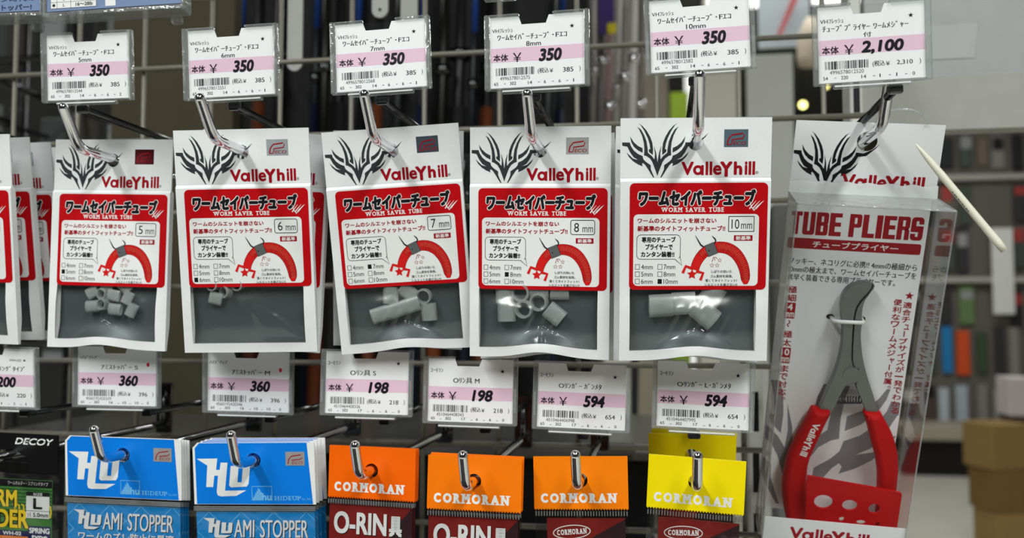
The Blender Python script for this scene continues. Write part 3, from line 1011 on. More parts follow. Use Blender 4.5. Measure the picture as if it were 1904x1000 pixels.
for k, (dia, ln, lst) in TUBES.items():
    fn = pouch_fn(*WAVE[k])
    mat = posemat(BAGS[k])
    order = sorted(range(len(lst)), key=lambda i: (round(lst[i][1] / 7), lst[i][0]))
    for n, i in enumerate(order):
        u, v, ang, face = lst[i]
        mb = MB()
        ro, ri, sg = dia / 2, dia / 2 * .76, 20
        hl = (ln / 2) if not face else 2.0
        flat = (.5 if v > 102 else .3) if not face else 1.0
        ring = lambda x, r: [(x, r * math.cos(2 * math.pi * q / sg) * flat, r * math.sin(2 * math.pi * q / sg)) for q in range(sg)]
        fs = [(q, (q + 1) % sg, sg + (q + 1) % sg, sg + q) for q in range(sg)]
        for a, b, smo in (((-hl, ro), (hl, ro), True), ((hl, ro), (hl, ri), False), ((hl, ri), (-hl, ri), True), ((-hl, ri), (-hl, ro), False)):
            mb.add(ring(*a) + ring(*b), fs, RUB, smo)
        o = mb.build('rubber_tube')
        a, b = fn(u, v), fn(u, v, 0, True)
        c = a.lerp(b, .5)
        rot = Euler((0, -math.radians(ang), 0)).to_matrix().to_4x4() if not face else Euler((math.radians(8), 0, math.radians(ang))).to_matrix().to_4x4()
        mw = mat @ Matrix.Translation(c) @ rot
        l_, r_, _s = mw.decompose()
        o.location = (l_.x * S, l_.y * S, (l_.z + EYE) * S)
        o.rotation_euler = r_.to_euler()
        how = 'round end showing' if face else ('lying flat' if abs(ang) < 20 else ('standing upright' if abs(ang) > 80 else 'lying aslant'))
        rows = sorted(set(round(lst[j][1] / 7) for j in order))
        same = [j for j in order if round(lst[j][1] / 7) == round(v / 7)]
        rw = ('top row', 'second row', 'third row', 'fourth row')[rows.index(round(v / 7))]
        pos = ('first', 'second', 'third', 'fourth', 'fifth')[same.index(i)]
        tag(o, 'clear rubber tube in the %s mm packet, %s of its %s, %s' % (WORD[k], pos, rw, how), 'rubber tube', 'clear rubber tubes in the %s mm packet' % WORD[k])

# ---------------------------------------------------------------- upper hooks (placed at the packet holes)
ORD = ('fanned white stack', 'five mm packet', 'six mm packet', 'seven mm packet', 'eight mm packet', 'ten mm packet')
for k, nm in zip(('4', '5', '6', '7', '8', '10'), ORD):
    hp = posemat(BAGS[k]) @ pouch_fn(*WAVE[k])(41, 13.4)
    i = ('4', '5', '6', '7', '8', '10').index(k) - 1
    tg = TAGS[i] if i >= 0 else (-421.5, 470, 147.0)
    up = {'10': 24.0, '5': 23.0, '4': 23.0, '7': 21.5}.get(k, 20.5)
    hook('display_hook', 'chrome peg hook carrying the ' + nm, hp.x, hp.z + 1.0, hp.y, tg[2] - 24.2, tg[1] + 1.5, 33, up - 2, 15, 'upper chrome hooks')
hook('display_hook', 'chrome peg hook carrying the boxed pliers', 119.3, 103.5, 535, TAGS[5][2] - 23.5, TAGS[5][1] + 1.5, 38, 20, 16, 'upper chrome hooks')

# ---------------------------------------------------------------- lower packets
BLUE = M('blue_card', (0, 124, 228), .35)
ORANGE = M('orange_card', (246, 100, 0), .38)
ORANGE2 = M('warm_orange_card', (250, 130, 4), .38)
YELLOW = M('yellow_card', (246, 222, 0), .38)
MAROON = M('dark_red_card', (128, 34, 30), .4)
DARKB = M('dark_brown_card', (54, 34, 38), .4)
NET = M('pale_blue_ink', (120, 190, 235), .45)
ZIP = M('grey_zip_strip', (120, 122, 122), .4, .2)

HU_H = [(132, 272), (297, 275), (284, 368), (314, 368), (322, 310), (378, 312), (350, 540), (520, 543), (440, 585), (320, 586), (292, 578), (283, 550), (298, 415), (268, 415), (256, 507), (200, 505), (215, 330)]
HU_U = [(402, 340), (465, 342), (452, 475), (485, 476), (500, 345), (557, 348), (540, 490), (525, 512), (400, 515), (385, 500)]


def card_loop(W, H, step=0, teeth=0):
    L = [(0, 0), (W, 0)]
    if teeth:
        n = int(W / teeth)
        for k in range(n, -1, -1):
            u = W * k / n
            L += [(min(W, u + teeth * .25), H), (max(0, u - teeth * .25), H)] if k % 2 else [(min(W, u + teeth * .25), H - .7), (max(0, u - teeth * .25), H - .7)]
    else:
        L += [(W, H), (0, H)]
    return L


def stopper_packet(label, pose, group):
    W, H, B = 75.0, 37.0, 96.0
    t = thing('stopper_packet', label, 'stopper packet', pose, group)
    f = lambda u, v, y: Vector((u - W / 2, y, H / 2 - v))
    hole = circle(37.6, 10.6, 4.4)
    mb = MB()
    mb.slab([(3, 0), (W, 0), (W, H), (0, H), (0, 3)], lambda u, v: f(u, v, -.4), lambda u, v: f(u, v, .4), INKW, [hole])
    pr = Print(mb, lambda u, v, l: f(u, v, -.4 - .05 * l))
    mb.sheet([[(4.2, .25), (70.5, .25), (73.2, H - .2), (1.6, H - .2), (1.4, 3.2)], hole], lambda u, v: f(u, v, -.45), BLUE)
    cv = lambda x, y: ((x - 100) / 12.9, (y - 140 - (x - 100) * .033) / 13.6)
    pr.poly([cv(*p) for p in HU_H], INKW, 2)
    pr.poly([cv(*p) for p in HU_U], INKW, 2)
    u0, v0 = cv(565, 512)
    u1, v1 = cv(722, 632)
    pr.stroke([(u0, v1), (u0, v0), (u1, v0), (u1, v1)], .4, NET, 2)
    for k, hh in enumerate((2.0, 3.2, 4.6, 5.8, 7.4, 6.6, 5.2)):
        pr.rect(u0 + .5 + k * .8, v1 - hh, u0 + 1.1 + k * .8, v1, NET, 2)
    pr.text('hu', u0 + 6.1, v1 - 4.4, u1 - .3, v1, NET, 2, .04)
    a, b = cv(745, 597), cv(950, 637)
    pr.slab('HIDEUP', a[0], a[1], b[0], b[1], NET, 2, .01)
    pr.text('Co., INC', b[0] + .6, b[1] - 1.3, b[0] + 6.2, b[1], NET, 2)
    hc = mb.build('header_card', t)
    mb = MB()
    mb.slab([(57.4, 5.6), (69, 5.6), (69, 13.8), (57.4, 13.8)], lambda u, v: f(u, v, -.46), lambda u, v: f(u, v, -.62), M('silver_sticker', (178, 176, 176), .3, .4, vary=.15, scale=150))
    pr = Print(mb, lambda u, v, l: f(u, v, -.62 - .05 * l))
    pr.stroke([(58.8, 12.8), (59.4, 10), (61, 8.2), (66.8, 7.4)], .6, INKD, 1)
    pr.stroke([(61, 10.6), (66.4, 10.0), (67.6, 9.0)], .55, INKD, 1)
    pr.text('ECO', 61.2, 11.2, 68, 12.9, INKD, 1, .01, .2)
    mb.build('hologram_sticker', hc)
    # clear bag below the header
    mb = MB()
    mb.box(-W / 2, W / 2, -1.4, -1.2, H / 2 - B, H / 2 - H, BAGFILM)
    mb.box(-W / 2, W / 2, 1.0, 1.2, H / 2 - B, H / 2 - H, BAGFILM)
    cb = mb.build('clear_bag', t)
    mb = MB()
    for k in range(3):
        mb.box(-W / 2, W / 2, -1.8, -1.35, H / 2 - H - 1.6 - k * 1.0, H / 2 - H - .9 - k * 1.0, ZIP, .12)
    mb.build('zip_strip', cb)
    mb = MB()
    mb.slab([(1, 41), (W - 1, 41), (W - 1, B - 2), (1, B - 2)], lambda u, v: f(u, v, -.5), lambda u, v: f(u, v, .2), M('cyan_blue_card', (20, 138, 214), .4))
    pr = Print(mb, lambda u, v, l: f(u, v, -.5 - .05 * l))
    for k in range(-1, 5):
        c = 9 + 20.0 * k
        for s in (-1, 1):
            pts = clip_rect([(c - .25, 41.5), (c + .25, 41.5), (c + s * 16 + .25, 57), (c + s * 16 - .25, 57)], 1, 41.3, W - 1, B)
            pr.poly(pts, NET, 1)
            pts = clip_rect([(c + s * 16 - .25, 57), (c + s * 16 + .25, 57), (c + .25, 72), (c - .25, 72)], 1, 41.3, W - 1, B)
            pr.poly(pts, NET, 1)
    pr.rect(1.2, 41.2, W - 1.2, 41.8, NET, 1)
    c2 = lambda x, y: (5.2 + (x - 132) * .043, 45.2 + (y - 272) * .038)
    for d, m, l in ((.45, INKK, 2), (0, INKW, 3)):
        pr.poly([(p[0] + d, p[1] + d) for p in map(lambda q: c2(*q), HU_H)], m, l)
        pr.poly([(p[0] + d, p[1] + d) for p in map(lambda q: c2(*q), HU_U)], m, l)
        pr.text('AMI', 24 + d, 46.2 + d, 37 + d, 56.8 + d, m, l, .01, .05)
        pr.text('STOPPER', 40 + d, 46.2 + d, 70 + d, 57 + d, m, l, .01, .05)
        pr.text('ワームのズレ防止に最適', 8 + d * .7, 58.6 + d * .7, 70 + d * .7, 64 + d * .7, m, l, .02)
    mb.build('insert_card', t)
    return t


def ring_packet(label, pose, card, kind, group):
    W, H, B = 53.0, 30.0, 80.0
    t = thing('ring_packet', label, 'ring packet', pose, group)
    f = lambda u, v, y: Vector((u - W / 2, y, H / 2 - v))
    hole = circle(26.3, 13.4, 4.1)
    mb = MB()
    mb.slab(card_loop(W, H, 0, .8), lambda u, v: f(u, v, -.6), lambda u, v: f(u, v, .6), card, [hole])
    pr = Print(mb, lambda u, v, l: f(u, v, -.6 - .05 * l))
    pr.slab('CORMORAN', 3.8, 20.6, 46.2, 26.0, INKW, 1, .075)
    mb.build('header_card', t)
    mb = MB()
    mb.box(-W / 2 + .5, W / 2 - .5, -1.6, -1.4, H / 2 - B, H / 2 - H + 1, BAGFILM)
    mb.box(-W / 2 + .5, W / 2 - .5, 1.2, 1.4, H / 2 - B, H / 2 - H + 1, BAGFILM)
    cb = mb.build('clear_bag', t)
    mb = MB()
    n = 34
    for k in range(n):
        x = -W / 2 + 1 + (W - 2) * k / (n - 1)
        mb.box(x - .32, x + .32, -2.0, -1.5, H / 2 - H - 3.0, H / 2 - H - .4, ZIP, .1)
    mb.box(-W / 2 + .5, W / 2 - .5, -1.75, -1.55, H / 2 - H - 3.2, H / 2 - H - .3, BAGFILM)
    mb.build('zip_strip', cb)
    mb = MB()
    if kind == 'kanji':
        mb.slab([(1.2, 33.4), (W - 1.6, 33.4), (W - 1.6, B - 2), (1.2, B - 2)], lambda u, v: f(u, v, -.6), lambda u, v: f(u, v, .3), MAROON)
        pr = Print(mb, lambda u, v, l: f(u, v, -.6 - .05 * l))
        pr.poly([(W - 1.6, 33.6), (W - 1.6, B - 2), (25, B - 2), (33, 60), (44, 42)], DARKB, 1)
        for d, m, l in ((.45, INKK, 2), (0, INKW, 3)):
            pr.text('O-RIN', 4.2 + d, 37.4 + d, 36.5 + d, 50 + d, m, l, .03)
            pr.text('具', 38.0 + d, 38.4 + d, 45.8 + d, 50 + d, m, l, .04)
    else:
        mb.slab([(7, 34.6), (W - 2, 34.6), (W - 2, B - 2), (7, B - 2)], lambda u, v: f(u, v, -.6), lambda u, v: f(u, v, .3), MAROON)
        pr = Print(mb, lambda u, v, l: f(u, v, -.6 - .05 * l))
        pr.poly([(W - 2, 35), (W - 2, B - 2), (14, B - 2), (31, 46)], DARKB, 1)
        r = (-.07, 20.9, 42.2)
        pts = [(20.9 + 10.4 * math.cos(a), 42.2 + 3.7 * math.sin(a)) for a in [2 * math.pi * k / 36 for k in range(36)]]
        c, sn = math.cos(r[0]), math.sin(r[0])
        pts = [(r[1] + c * (u - r[1]) - sn * (v - r[2]), r[2] + sn * (u - r[1]) + c * (v - r[2])) for u, v in pts]
        pr.stroke(pts, .5, INKW, 2, True)
        pr.slab('CORMORAN', 12.6, 40.6, 29.2, 43.6, INKW, 2, .04, r)
    mb.build('insert_card', t)
    return t


def spring_packet(label, pose):
    W, H, B = 65.0, 25.0, 92.0
    t = thing('spring_packet', label, 'spring packet', pose)
    f = lambda u, v, y: Vector((u - W / 2, y, H / 2 - v))
    BLK = M('black_header_card', (12, 12, 14), .35)
    slot = [(19, 13), (30, 10.4), (36, 10), (46, 15.4), (46.6, 17.4), (44.6, 18.4), (30, 18.0), (19, 16.6)]
    mb = MB()
    mb.slab([(0, 0), (W, 0), (W, H), (0, H)], lambda u, v: f(u, v, -.4), lambda u, v: f(u, v, .4), BLK, [slot])
    pr = Print(mb, lambda u, v, l: f(u, v, -.4 - .05 * l))
    pr.text('DECOY', 37, 2.6, 62, 6.8, INKW, 1, .03, .35)
    pr.rect(36, 4.4, 63, 4.75, BLK, 2)
    mb.build('header_card', t)
    mb = MB()
    mb.box(-W / 2, W / 2, -1.8, -1.6, H / 2 - B, H / 2 - H, BAGFILM)
    mb.box(-W / 2, W / 2, 1.0, 1.2, H / 2 - B, H / 2 - H, BAGFILM)
    mb.build('clear_bag', t)
    mb = MB()
    GRN = M('green_card', (70, 128, 62), .4)
    mb.slab([(1, 29), (61.5, 29), (61.5, B - 2), (1, B - 2)], lambda u, v: f(u, v, -.6), lambda u, v: f(u, v, .2), GRN)
    pr = Print(mb, lambda u, v, l: f(u, v, -.6 - .05 * l))
    for k in range(9):
        pr.rect(1, 35 + k * 2.2, 61.5, 35.8 + k * 2.2, M('dark_green_ink', (36, 78, 40), .5), 1)
    pr.rect(1, 29, 61.5, 33.6, INKK, 2)
    pr.text('ワームホルダー・スプリングタイプ', 33, 30, 59, 32.4, INKW, 3)
    YL = M('yellow_ink', (240, 206, 40), .45)
    NAVY = M('navy_ink', (26, 36, 84), .45)
    for d, m, l, b in ((.3, INKK, 2, .085), (0, YL, 3, .03)):
        pr.text('WORM', 6 - d, 35.6 - d, 39 + d, 46.6 + d, m, l, b)
        pr.text('HOLDER', 3 - d, 48 - d, 46.6 + d, 60 + d, m, l, b)
    for k in range(9):
        u = 36 + k * 2.9
        pr.stroke([(u, 44.5), (u + 1.4, 45.3), (u + 1.9, 49), (u + 1.2, 52.5)], .9, YL, 2)
    pr.rect(45, 36.4, 60, 39, INKK, 4)
    pr.text('SIZE', 49.5, 36.9, 55.5, 38.5, INKW, 5, .02)
    pr.rect(45, 39, 60, 53, INKW, 4)
    pr.text('L', 49.5, 40.2, 55.5, 47.2, INKK, 5, .05)
    pr.rect(45, 48.2, 60, 48.5, INKK, 5)
    pr.text('5.0mm', 49.5, 49.4, 59.4, 52.2, INKK, 5, .03)
    pr.text('全長', 45.6, 49.2, 48.4, 52.4, INKK, 5)
    pr.rrect(46.5, 58, 61, 68, .8, NAVY, 4)
    pr.text('SPRING', 47.2, 59, 60.4, 62.6, INKW, 5, .05)
    pr.text('type', 48.6, 63.6, 59, 67.2, INKW, 5, .05)
    pr.rect(1, 61.4, 46.4, 65, NAVY, 3)
    pr.text('WH-02', 30, 62, 42, 64.4, INKW, 4, .03)
    pr.rect(1, 65, 46.4, 69, M('orange_ink', (226, 130, 60), .45), 3)
    mb.build('insert_card', t)
    return t


GH = 'blue header stopper packets on the lower hooks'
HU = [(-321.8, 498.9, -89.8, 5.5, 1.0, 2.4), (-238.7, 502.0, -91.4, 4.9, -1.1, 3.4)]
h0 = stopper_packet('front blue header packet under the S price tag', HU[0], GH)
h1 = copy_tree(h0)
at(h1, *HU[1])
h1['label'] = 'front blue header packet under the M price tag'
for base, nm, lst in ((h0, 'S', [(0, 3, -1.0), (0, 6, -2.2), (.2, 9, -3.2)]), (h1, 'M', [(.3, 4, .6), (.8, 8, 1.2), (1.6, 13, 1.6)])):
    ps = HU[0] if nm == 'S' else HU[1]
    for (dx, dy, dz), od in zip(lst, ('second', 'third', 'rearmost')):
        c = copy_tree(base)
        at(c, ps[0] + dx, ps[1] + dy, ps[2] + dz * .6, ps[3], ps[4] * .8, ps[5])
        c['label'] = '%s blue header packet of the stack under the %s price tag' % (od, nm)
GC = 'orange and yellow header packets on the lower hooks'
CO = [(-164.2, 497.6, -88.6, -.8, .8, -3.5), (-102.4, 490.4, -91.5, -.2, 1.3, 2.5), (-44.5, 506.6, -92.2, 1.6, -1.0, 3.9), (19.3, 508.3, -91.5, 3.6, 3.2, .6)]
r0 = ring_packet('front orange header packet under the S 198 yen tag', CO[0], ORANGE, 'kanji', GC)
r1 = copy_tree(r0); at(r1, *CO[1]); 
for ch in r1.children:
    if ch.name.startswith('header_card'):
        ch.data = ch.data.copy(); ch.data.materials[0] = M('amber_orange_card', (252, 122, 4), .38)
r1['label'] = 'front orange header packet under the M 198 yen tag'
r2 = ring_packet('orange header packet with an oval badge under the 594 yen tag', CO[2], ORANGE2, 'oval', GC)
r3 = ring_packet('front yellow header packet with an oval badge', CO[3], YELLOW, 'oval', GC)
for base, ps, nm, lst in ((r0, CO[0], 'orange header packet behind the S 198 yen one', [(.2, 2.6, -.3, 0), (.2, 5.2, -.6, -.3)]), (r1, CO[1], 'orange header packet behind the M 198 yen one', [(.6, 2.6, .4, 0), (.3, 5.2, .5, .4)]), (r2, CO[2], 'orange header packet behind the oval badge one', [(-.2, 3, -.6, 0)]), (r3, CO[3], 'yellow header packet behind the front yellow one', [(0, 60, 5.6, -3.5), (1.2, 72, 6.0, -1.5), (2.0, 84, 5.5, .5)])):
    for (dx, dy, dz, rr), od in zip(lst, ('second', 'third', 'fourth')):
        c = copy_tree(base)
        at(c, ps[0] + dx, ps[1] + dy, ps[2] + dz, ps[3], ps[4] + rr, ps[5])
        c['label'] = '%s %s' % (od, nm)
DC = (-402.9, 502.3, -83.2, 5.8, 2.4, 6.2)
spring_packet('black header packet with a green insert at the lower picture edge', DC)

LOWN = ['black header packet', 'blue packets under the S tag', 'blue packets under the M tag', 'S 198 yen orange packets', 'M 198 yen orange packets', 'orange oval badge packet', 'yellow header packets']
LH = []
for ps, (u, v, W, H) in zip([DC] + HU + CO, [(36, 14, 65, 25)] + [(37.6, 10.6, 75, 37)] * 2 + [(26.3, 13.4, 53, 30)] * 4):
    LH.append(posemat(ps) @ Vector((u - W / 2, 0, H / 2 - v)))
for hp, nm, tg in zip(LH, LOWN, TAGS2):
    hook('display_hook', 'lower chrome peg hook carrying the ' + nm, hp.x, hp.z + .2, hp.y, tg[2] - 22.9, tg[1] + 1.5, 20, 18, 9, 'lower chrome hooks')

# ---------------------------------------------------------------- boxed pliers
BP = (122.8, 540.2, 114.8, 18.4, 4.1, .5)
bx = thing('clear_box', 'tall clear plastic box with a white printed header card', 'clear box', BP)
g = lambda x, z, y: Vector((x, y, z))
hole = [(x, z) for x, z in circle(-.4, -11.0, 5.8)]
hdr = [(-41.6, 0), (41.6, 0), (41.6, -42), (40, -44), (39.4, -256), (-41.6, -256), (-41.6, -20)]
mb = MB()
mb.slab(hdr, lambda u, v: g(u, v, -.3), lambda u, v: g(u, v, .3), PAPER, [hole])
pr = Print(mb, lambda u, v, l: g(u, -v, -.3 - .05 * l))   # u right, v down
emblem(pr, lambda x, y: (-42.6 + x / 29.4, 3.6 + y / 26.0 - .3), INKK, 1, (-41.5, 0, 41.5, 42))
logo(pr, -12.2, 30.6, 34.6, 39.2, INKD, 2)
block_letters(pr, 'TUBE PLIERS', -38.8, 54.6, 37.6, 68.8, INKD, PAPER, 2)
pr.rrect(-39.6, 71, 37.8, 77.6, 1.2, INKD, 2)
pr.text('チューブプライヤー', -24.6, 72.3, 25, 76.4, INKW, 3, .02)
for s, a, b, v in (('フッキー、ネコリグに必携!! 4mmの極細から', -37.4, 37.2, 83.4), ('10mmの極太まで、ワームセイバーチューブを', -37.4, 37.4, 88.6), ('素早く装着できる専用プライヤーです。', -37.4, 26, 93.8)):
    pr.text(s, a, v, b, v + 4.3, INKK, 2, .012)
pr.vtext('極細', -36.4, 101.4, -30.8, 112.2, INKD, 2, .02)
pr.rrect(-37, 112.6, -30.6, 123, .6, INKD, 2)
pr.text('4', -35.4, 113.4, -32.2, 117.6, INKW, 3, .03)
pr.text('mm', -36.6, 119, -31, 122.2, INKW, 3, .02)
pr.text('〜', -36, 125.4, -31.4, 127.4, INKD, 2, .03, 0, (math.pi / 2, -33.7, 126.4))
pr.vtext('極太', -36.4, 130.6, -30.8, 142, INKD, 2, .02)
pr.rrect(-37, 142.4, -30.6, 153, .6, INKD, 2)
pr.text('10', -36.4, 143.2, -31.4, 147.6, INKW, 3, .03)
pr.text('mm', -36.6, 149, -31, 152.2, INKW, 3, .02)
pr.vtext('まで対応。', -36.4, 154, -30.8, 181, INKD, 2, .02)
pr.star(35.2, 103.4, 2.7, INKD, 2)
pr.vtext('適合チューブサイズが一発でわかる', 32.4, 107, 37.4, 181.6, INKD, 2, .02, .02)
pr.vtext('便利なワームメジャー付属。', 26.6, 105.6, 31.4, 167, INKD, 2, .02, .01)
emblem(pr, lambda x, y: (-21.8 + (x - 623) * .0862 * 1.4 - 0.0, 212 + (y - 650) * .101 * 1.4), M('pale_grey_ink', (138, 138, 142), .5), 1, (-41, 165, 39, 255))
for u in (-9.4, 9.2):
    pr.ell(u, 120, 2.4, 1.7, INKK, 3, 16)
mb.build('printed_card', bx)
# clear walls
W2, D, Z0, Z1 = 42.0, 40.0, -42.6, -264.0
for nm, (a, b, c, d, e, h), m in (('front_wall', (-W2, W2, -D, -D + .35, Z1, Z0), PET), ('side_wall', (-W2, -W2 + .35, -D, 0, Z1, Z0), PET), ('side_wall', (W2 - .35, W2, -D, 0, Z1, Z0), PET), ('top_flap', (-W2, W2, -D, 0, Z0 - .35, Z0), PETTOP)):
    mb = MB(); mb.box(a, b, c, d, e, h, m)
    mb.build(nm, bx)
mb = MB()
for x in (-W2, W2):
    mb.box(x - .45, x + .45, -D - .45, -D + .45, Z1, Z0, RAIL, .15)
mb.box(-W2, W2, -D - .5, -D + .5, Z0 - .5, Z0 + .5, RAIL, .15)
for s in (-1, 1):
    mb.box(s * W2 - .45, s * W2 + .45, -D, 0, Z0 - .45, Z0 + .45, RAIL, .15)
mb.build('folded_edge', bx)
mb = MB()
mb.grid([-42 + 84 * k / 30 for k in range(31)], [0, .33, .66, 1], lambda u, v: g(u, Z0 + 7.0 * v * (1 + .08 * math.sin(u * .5)), -1.4 - 1.5 * (1 - v) - .5 * math.sin(u * .33 + v)), FLAP)
mb.build('tuck_flap', bx)
mb = MB()
lab = [(-41.6, -241.0), (41.6, -239.6), (41.6, -263.5), (-41.6, -263.5)]
mb.slab(lab, lambda u, v: g(u, v, -38.6), lambda u, v: g(u, v, -38.2), PAPER)
pr = Print(mb, lambda u, v, l: g(u, -v, -38.6 - .05 * l))
logo(pr, -25.6, 246.2, 21.6, 254.8, INKD, 1)
mb.build('front_label', bx)
mb = MB()
arc = [(3 + 14 * math.cos(a) + 14, -1.2, 1 + 8.4 * math.sin(a) - 1) for a in [math.pi * k / 14 for k in range(15)]]
mb.tube([(x, y, z) for x, y, z in arc], .55, FILM('clear_loop', (235, 238, 238), 1.5, .1, 0, 10, .2), 8)
mb.build('hang_loop', bx)

# the pliers behind the front wall
JL = [(9.5, -93.0), (4.2, -94.0), (-1.2, -96.1), (-4.8, -99.9), (-6.3, -105.3), (-6.0, -111.6), (-4.2, -119.5), (-3.0, -125.8), (-2.6, -134.0), (-3.1, -144.2), (-5.2, -155.5), (-8.9, -168.1), (-11.5, -179.3), (-13.6, -187.7), (-7.5, -189.1), (-3.4, -179.5), (-0.9, -171.2), (1.5, -163.4), (3.7, -159.2), (6.9, -159.0), (8.9, -156.2), (9.3, -151.5), (7.8, -148.8), (4.5, -147.4), (3.4, -136.2), (2.6, -124.5), (2.2, -113.7), (3.5, -107.3), (8.9, -99.4), (10.6, -96.6)]
JR = [(11.2, -94.0), (12.2, -96.3), (9.9, -100.2), (6.9, -106.2), (6.6, -113.3), (7.6, -119.5), (7.4, -125.0), (8.4, -132.2), (10.8, -143.0), (14.6, -153.8), (19.2, -164.6), (24.0, -177.4), (27.6, -185.6), (21.0, -186.3), (16.5, -177.1), (13.1, -169.9), (7.9, -159.5), (9.5, -156.6), (9.8, -151.4), (8.3, -148.0), (4.9, -146.8), (3.9, -136.2), (3.1, -124.4), (2.7, -113.6), (4.1, -107.5), (9.5, -99.8)]
GL = [(-15.8, -176.6), (-10.1, -178.0), (-4.3, -177.4), (-5.1, -181.8), (-7.3, -188.7), (-10.4, -199.7), (-13.2, -208.8), (-14.5, -217.8), (-13.9, -228.7), (-11.7, -244.5), (-9.4, -258.6), (-9.7, -262.5), (-20.7, -262.8), (-23.6, -257.2), (-25.6, -250.2), (-27.7, -240.3), (-28.7, -230.3), (-28.4, -224.3), (-27.5, -212.2), (-24.0, -200.1), (-19.3, -187.0)]
GR = [(14.6, -176.3), (19.8, -176.7), (24.9, -176.1), (27.2, -179.6), (31.3, -185.8), (35.1, -193.1), (38.6, -203.3), (40.4, -214.6), (41.0, -227.2), (41.0, -241.9), (40.6, -258.1), (31.6, -259.7), (30.9, -243.6), (29.7, -228.7), (28.6, -218.0), (26.1, -207.5), (22.3, -197.3), (18.5, -186.2)]


def resample(L, step):
    out = []
    for i, a in enumerate(L):
        b = L[(i + 1) % len(L)]
        n = max(1, int(math.hypot(b[0] - a[0], b[1] - a[1]) / step))
        out += [(a[0] + (b[0] - a[0]) * k / n, a[1] + (b[1] - a[1]) * k / n) for k in range(n)]
    return out


def chaikin(L, n=2):
    for _ in range(n):
        L = [q for i in range(len(L)) for q in ((L[i][0] * .75 + L[(i + 1) % len(L)][0] * .25, L[i][1] * .75 + L[(i + 1) % len(L)][1] * .25), (L[i][0] * .25 + L[(i + 1) % len(L)][0] * .75, L[i][1] * .25 + L[(i + 1) % len(L)][1] * .75))]
    return L


def inset(L, d):
    n = len(L)
    A = sum(L[i][0] * L[(i + 1) % n][1] - L[(i + 1) % n][0] * L[i][1] for i in range(n))
    sgn = 1 if A > 0 else -1
    out = []
    for i in range(n):
        a, b = Vector(L[i - 1]), Vector(L[(i + 1) % n])
        t = (b - a).normalized()
        out.append((L[i][0] - t.y * d * sgn, L[i][1] + t.x * d * sgn))
    return out


def pillow(mb, L, yf, yb, m, prof):
    """thick rounded bar from an outline: prof is a list of (inset, height share)"""
    rings = []
    for d, h in prof:
        rings.append([g(x, z, yb + (yf - yb) * h) for x, z in inset(L, d)])
    n = len(L)
    vs = [p for r in rings for p in r]
    fs = [(r * n + k, r * n + (k + 1) % n, r * n + n + (k + 1) % n, r * n + n + k) for r in range(len(rings) - 1) for k in range(n)]
    mb.add(vs, fs, m, True)
    tri = geometry.tessellate_polygon([[Vector((x, z, 0)) for x, z in inset(L, prof[-1][0])]])
    mb.add(rings[-1], [tuple(t) for t in tri], m, True)
    mb.add(rings[0], [tuple(t) for t in tri], m, True)


pl = thing('pliers', 'tube pliers with grey steel jaws and red handles inside the clear box', 'pliers', BP)
JAW = M('brushed_steel', (118, 121, 121), .36, .8, vary=.06, scale=160)
GRIP = M('red_rubber_grip', (188, 4, 10), .55, vary=.03, spec=.12, scale=200)
PROFJ = [(.4, 0), (.1, .1), (0, .3), (0, .8), (.08, .95), (.3, 1)]
for L in (JL, JR):
    mb = MB(); pillow(mb, chaikin(resample(L, 6), 1), -11.5, -4.5, JAW, PROFJ); mb.build('jaw', pl)
mb = MB()
mb.slab(circle(5.2, -153.4, 5.4, 32), lambda u, v: g(u, v, -11.9), lambda u, v: g(u, v, -11.0), JAW)
mb.build('pivot', pl)
PROFG = [(3.2, 0), (1.0, .1), (0, .35), (0, .65), (.9, .88), (2.2, .97), (3.4, 1)]
for L, nm in ((GL, 1), (GR, 2)):
    mb = MB(); pillow(mb, chaikin(resample(L, 5), 2), -16.5, -3.0, GRIP, PROFG)
    if nm == 1:
        pr = Print(mb, lambda u, v, l: g(u, -v, -16.55 - .05 * l))
        ang = math.atan2(22.8, -6.1)
        logo(pr, -10.6, 186.0, 13.2, 190.4, INKW, 1, (ang, -10.6, 186.0))
    mb.build('handle', pl)
mb = MB()
mb.tube([(-2.4 + 16 * k / 90, -8 + 2.2 * math.sin(2 * math.pi * k / 9), -172.2 + 1.5 * k / 90 + 2.2 * math.cos(2 * math.pi * k / 9)) for k in range(91)], .5, STEEL, 6)
mb.build('spring', pl)
mb = MB()
plate = chaikin([(-16.4, -218.4), (-14, -218.8), (38, -223.6), (41.2, -224.1), (41.2, -228), (41.3, -255), (-13.4, -258.1)], 1)
holes = [[(-4.5 + 5.7 * math.cos(a), -235.5 + 4.9 * math.sin(a)) for a in [2 * math.pi * k / 28 for k in range(28)]], [(11.5 + 4.6 * math.cos(a), -236.1 + 3.8 * math.sin(a)) for a in [2 * math.pi * k / 28 for k in range(28)]], circle(26.3, -236.8, 3.5), circle(7.8, -246.4, 1.7), [(19.6 + 2.9 * math.cos(a), -247.2 + 1.7 * math.sin(a)) for a in [2 * math.pi * k / 20 for k in range(20)]], circle(29.6, -247.3, 1.6)]
mb.slab(plate, lambda u, v: g(u, v, -23.2), lambda u, v: g(u, v, -21.2), M('red_moulded_plastic', (190, 4, 12), .4, spec=.15), holes)
pm = thing('size_gauge', 'red plastic plate with round gauge holes in front of the pliers handles', 'size gauge', BP)
mb.build('gauge_plate', pm)
mb = MB()
mb.tube([(-8.6, -.5, -120.4), (-8.0, -8, -120.4), (-6.0, -12.2, -119.2), (0, -13.0, -118.8), (7.0, -12.4, -118.8), (8.6, -8, -119.6), (9.0, -.5, -119.6)], 1.25, M('white_tie', (236, 236, 234), .4), 10)
tie = tag(mb.build('binding_ring'), 'white plastic ring tying the pliers jaws to the card', 'binding ring')
at(tie, *BP)
mb = MB()
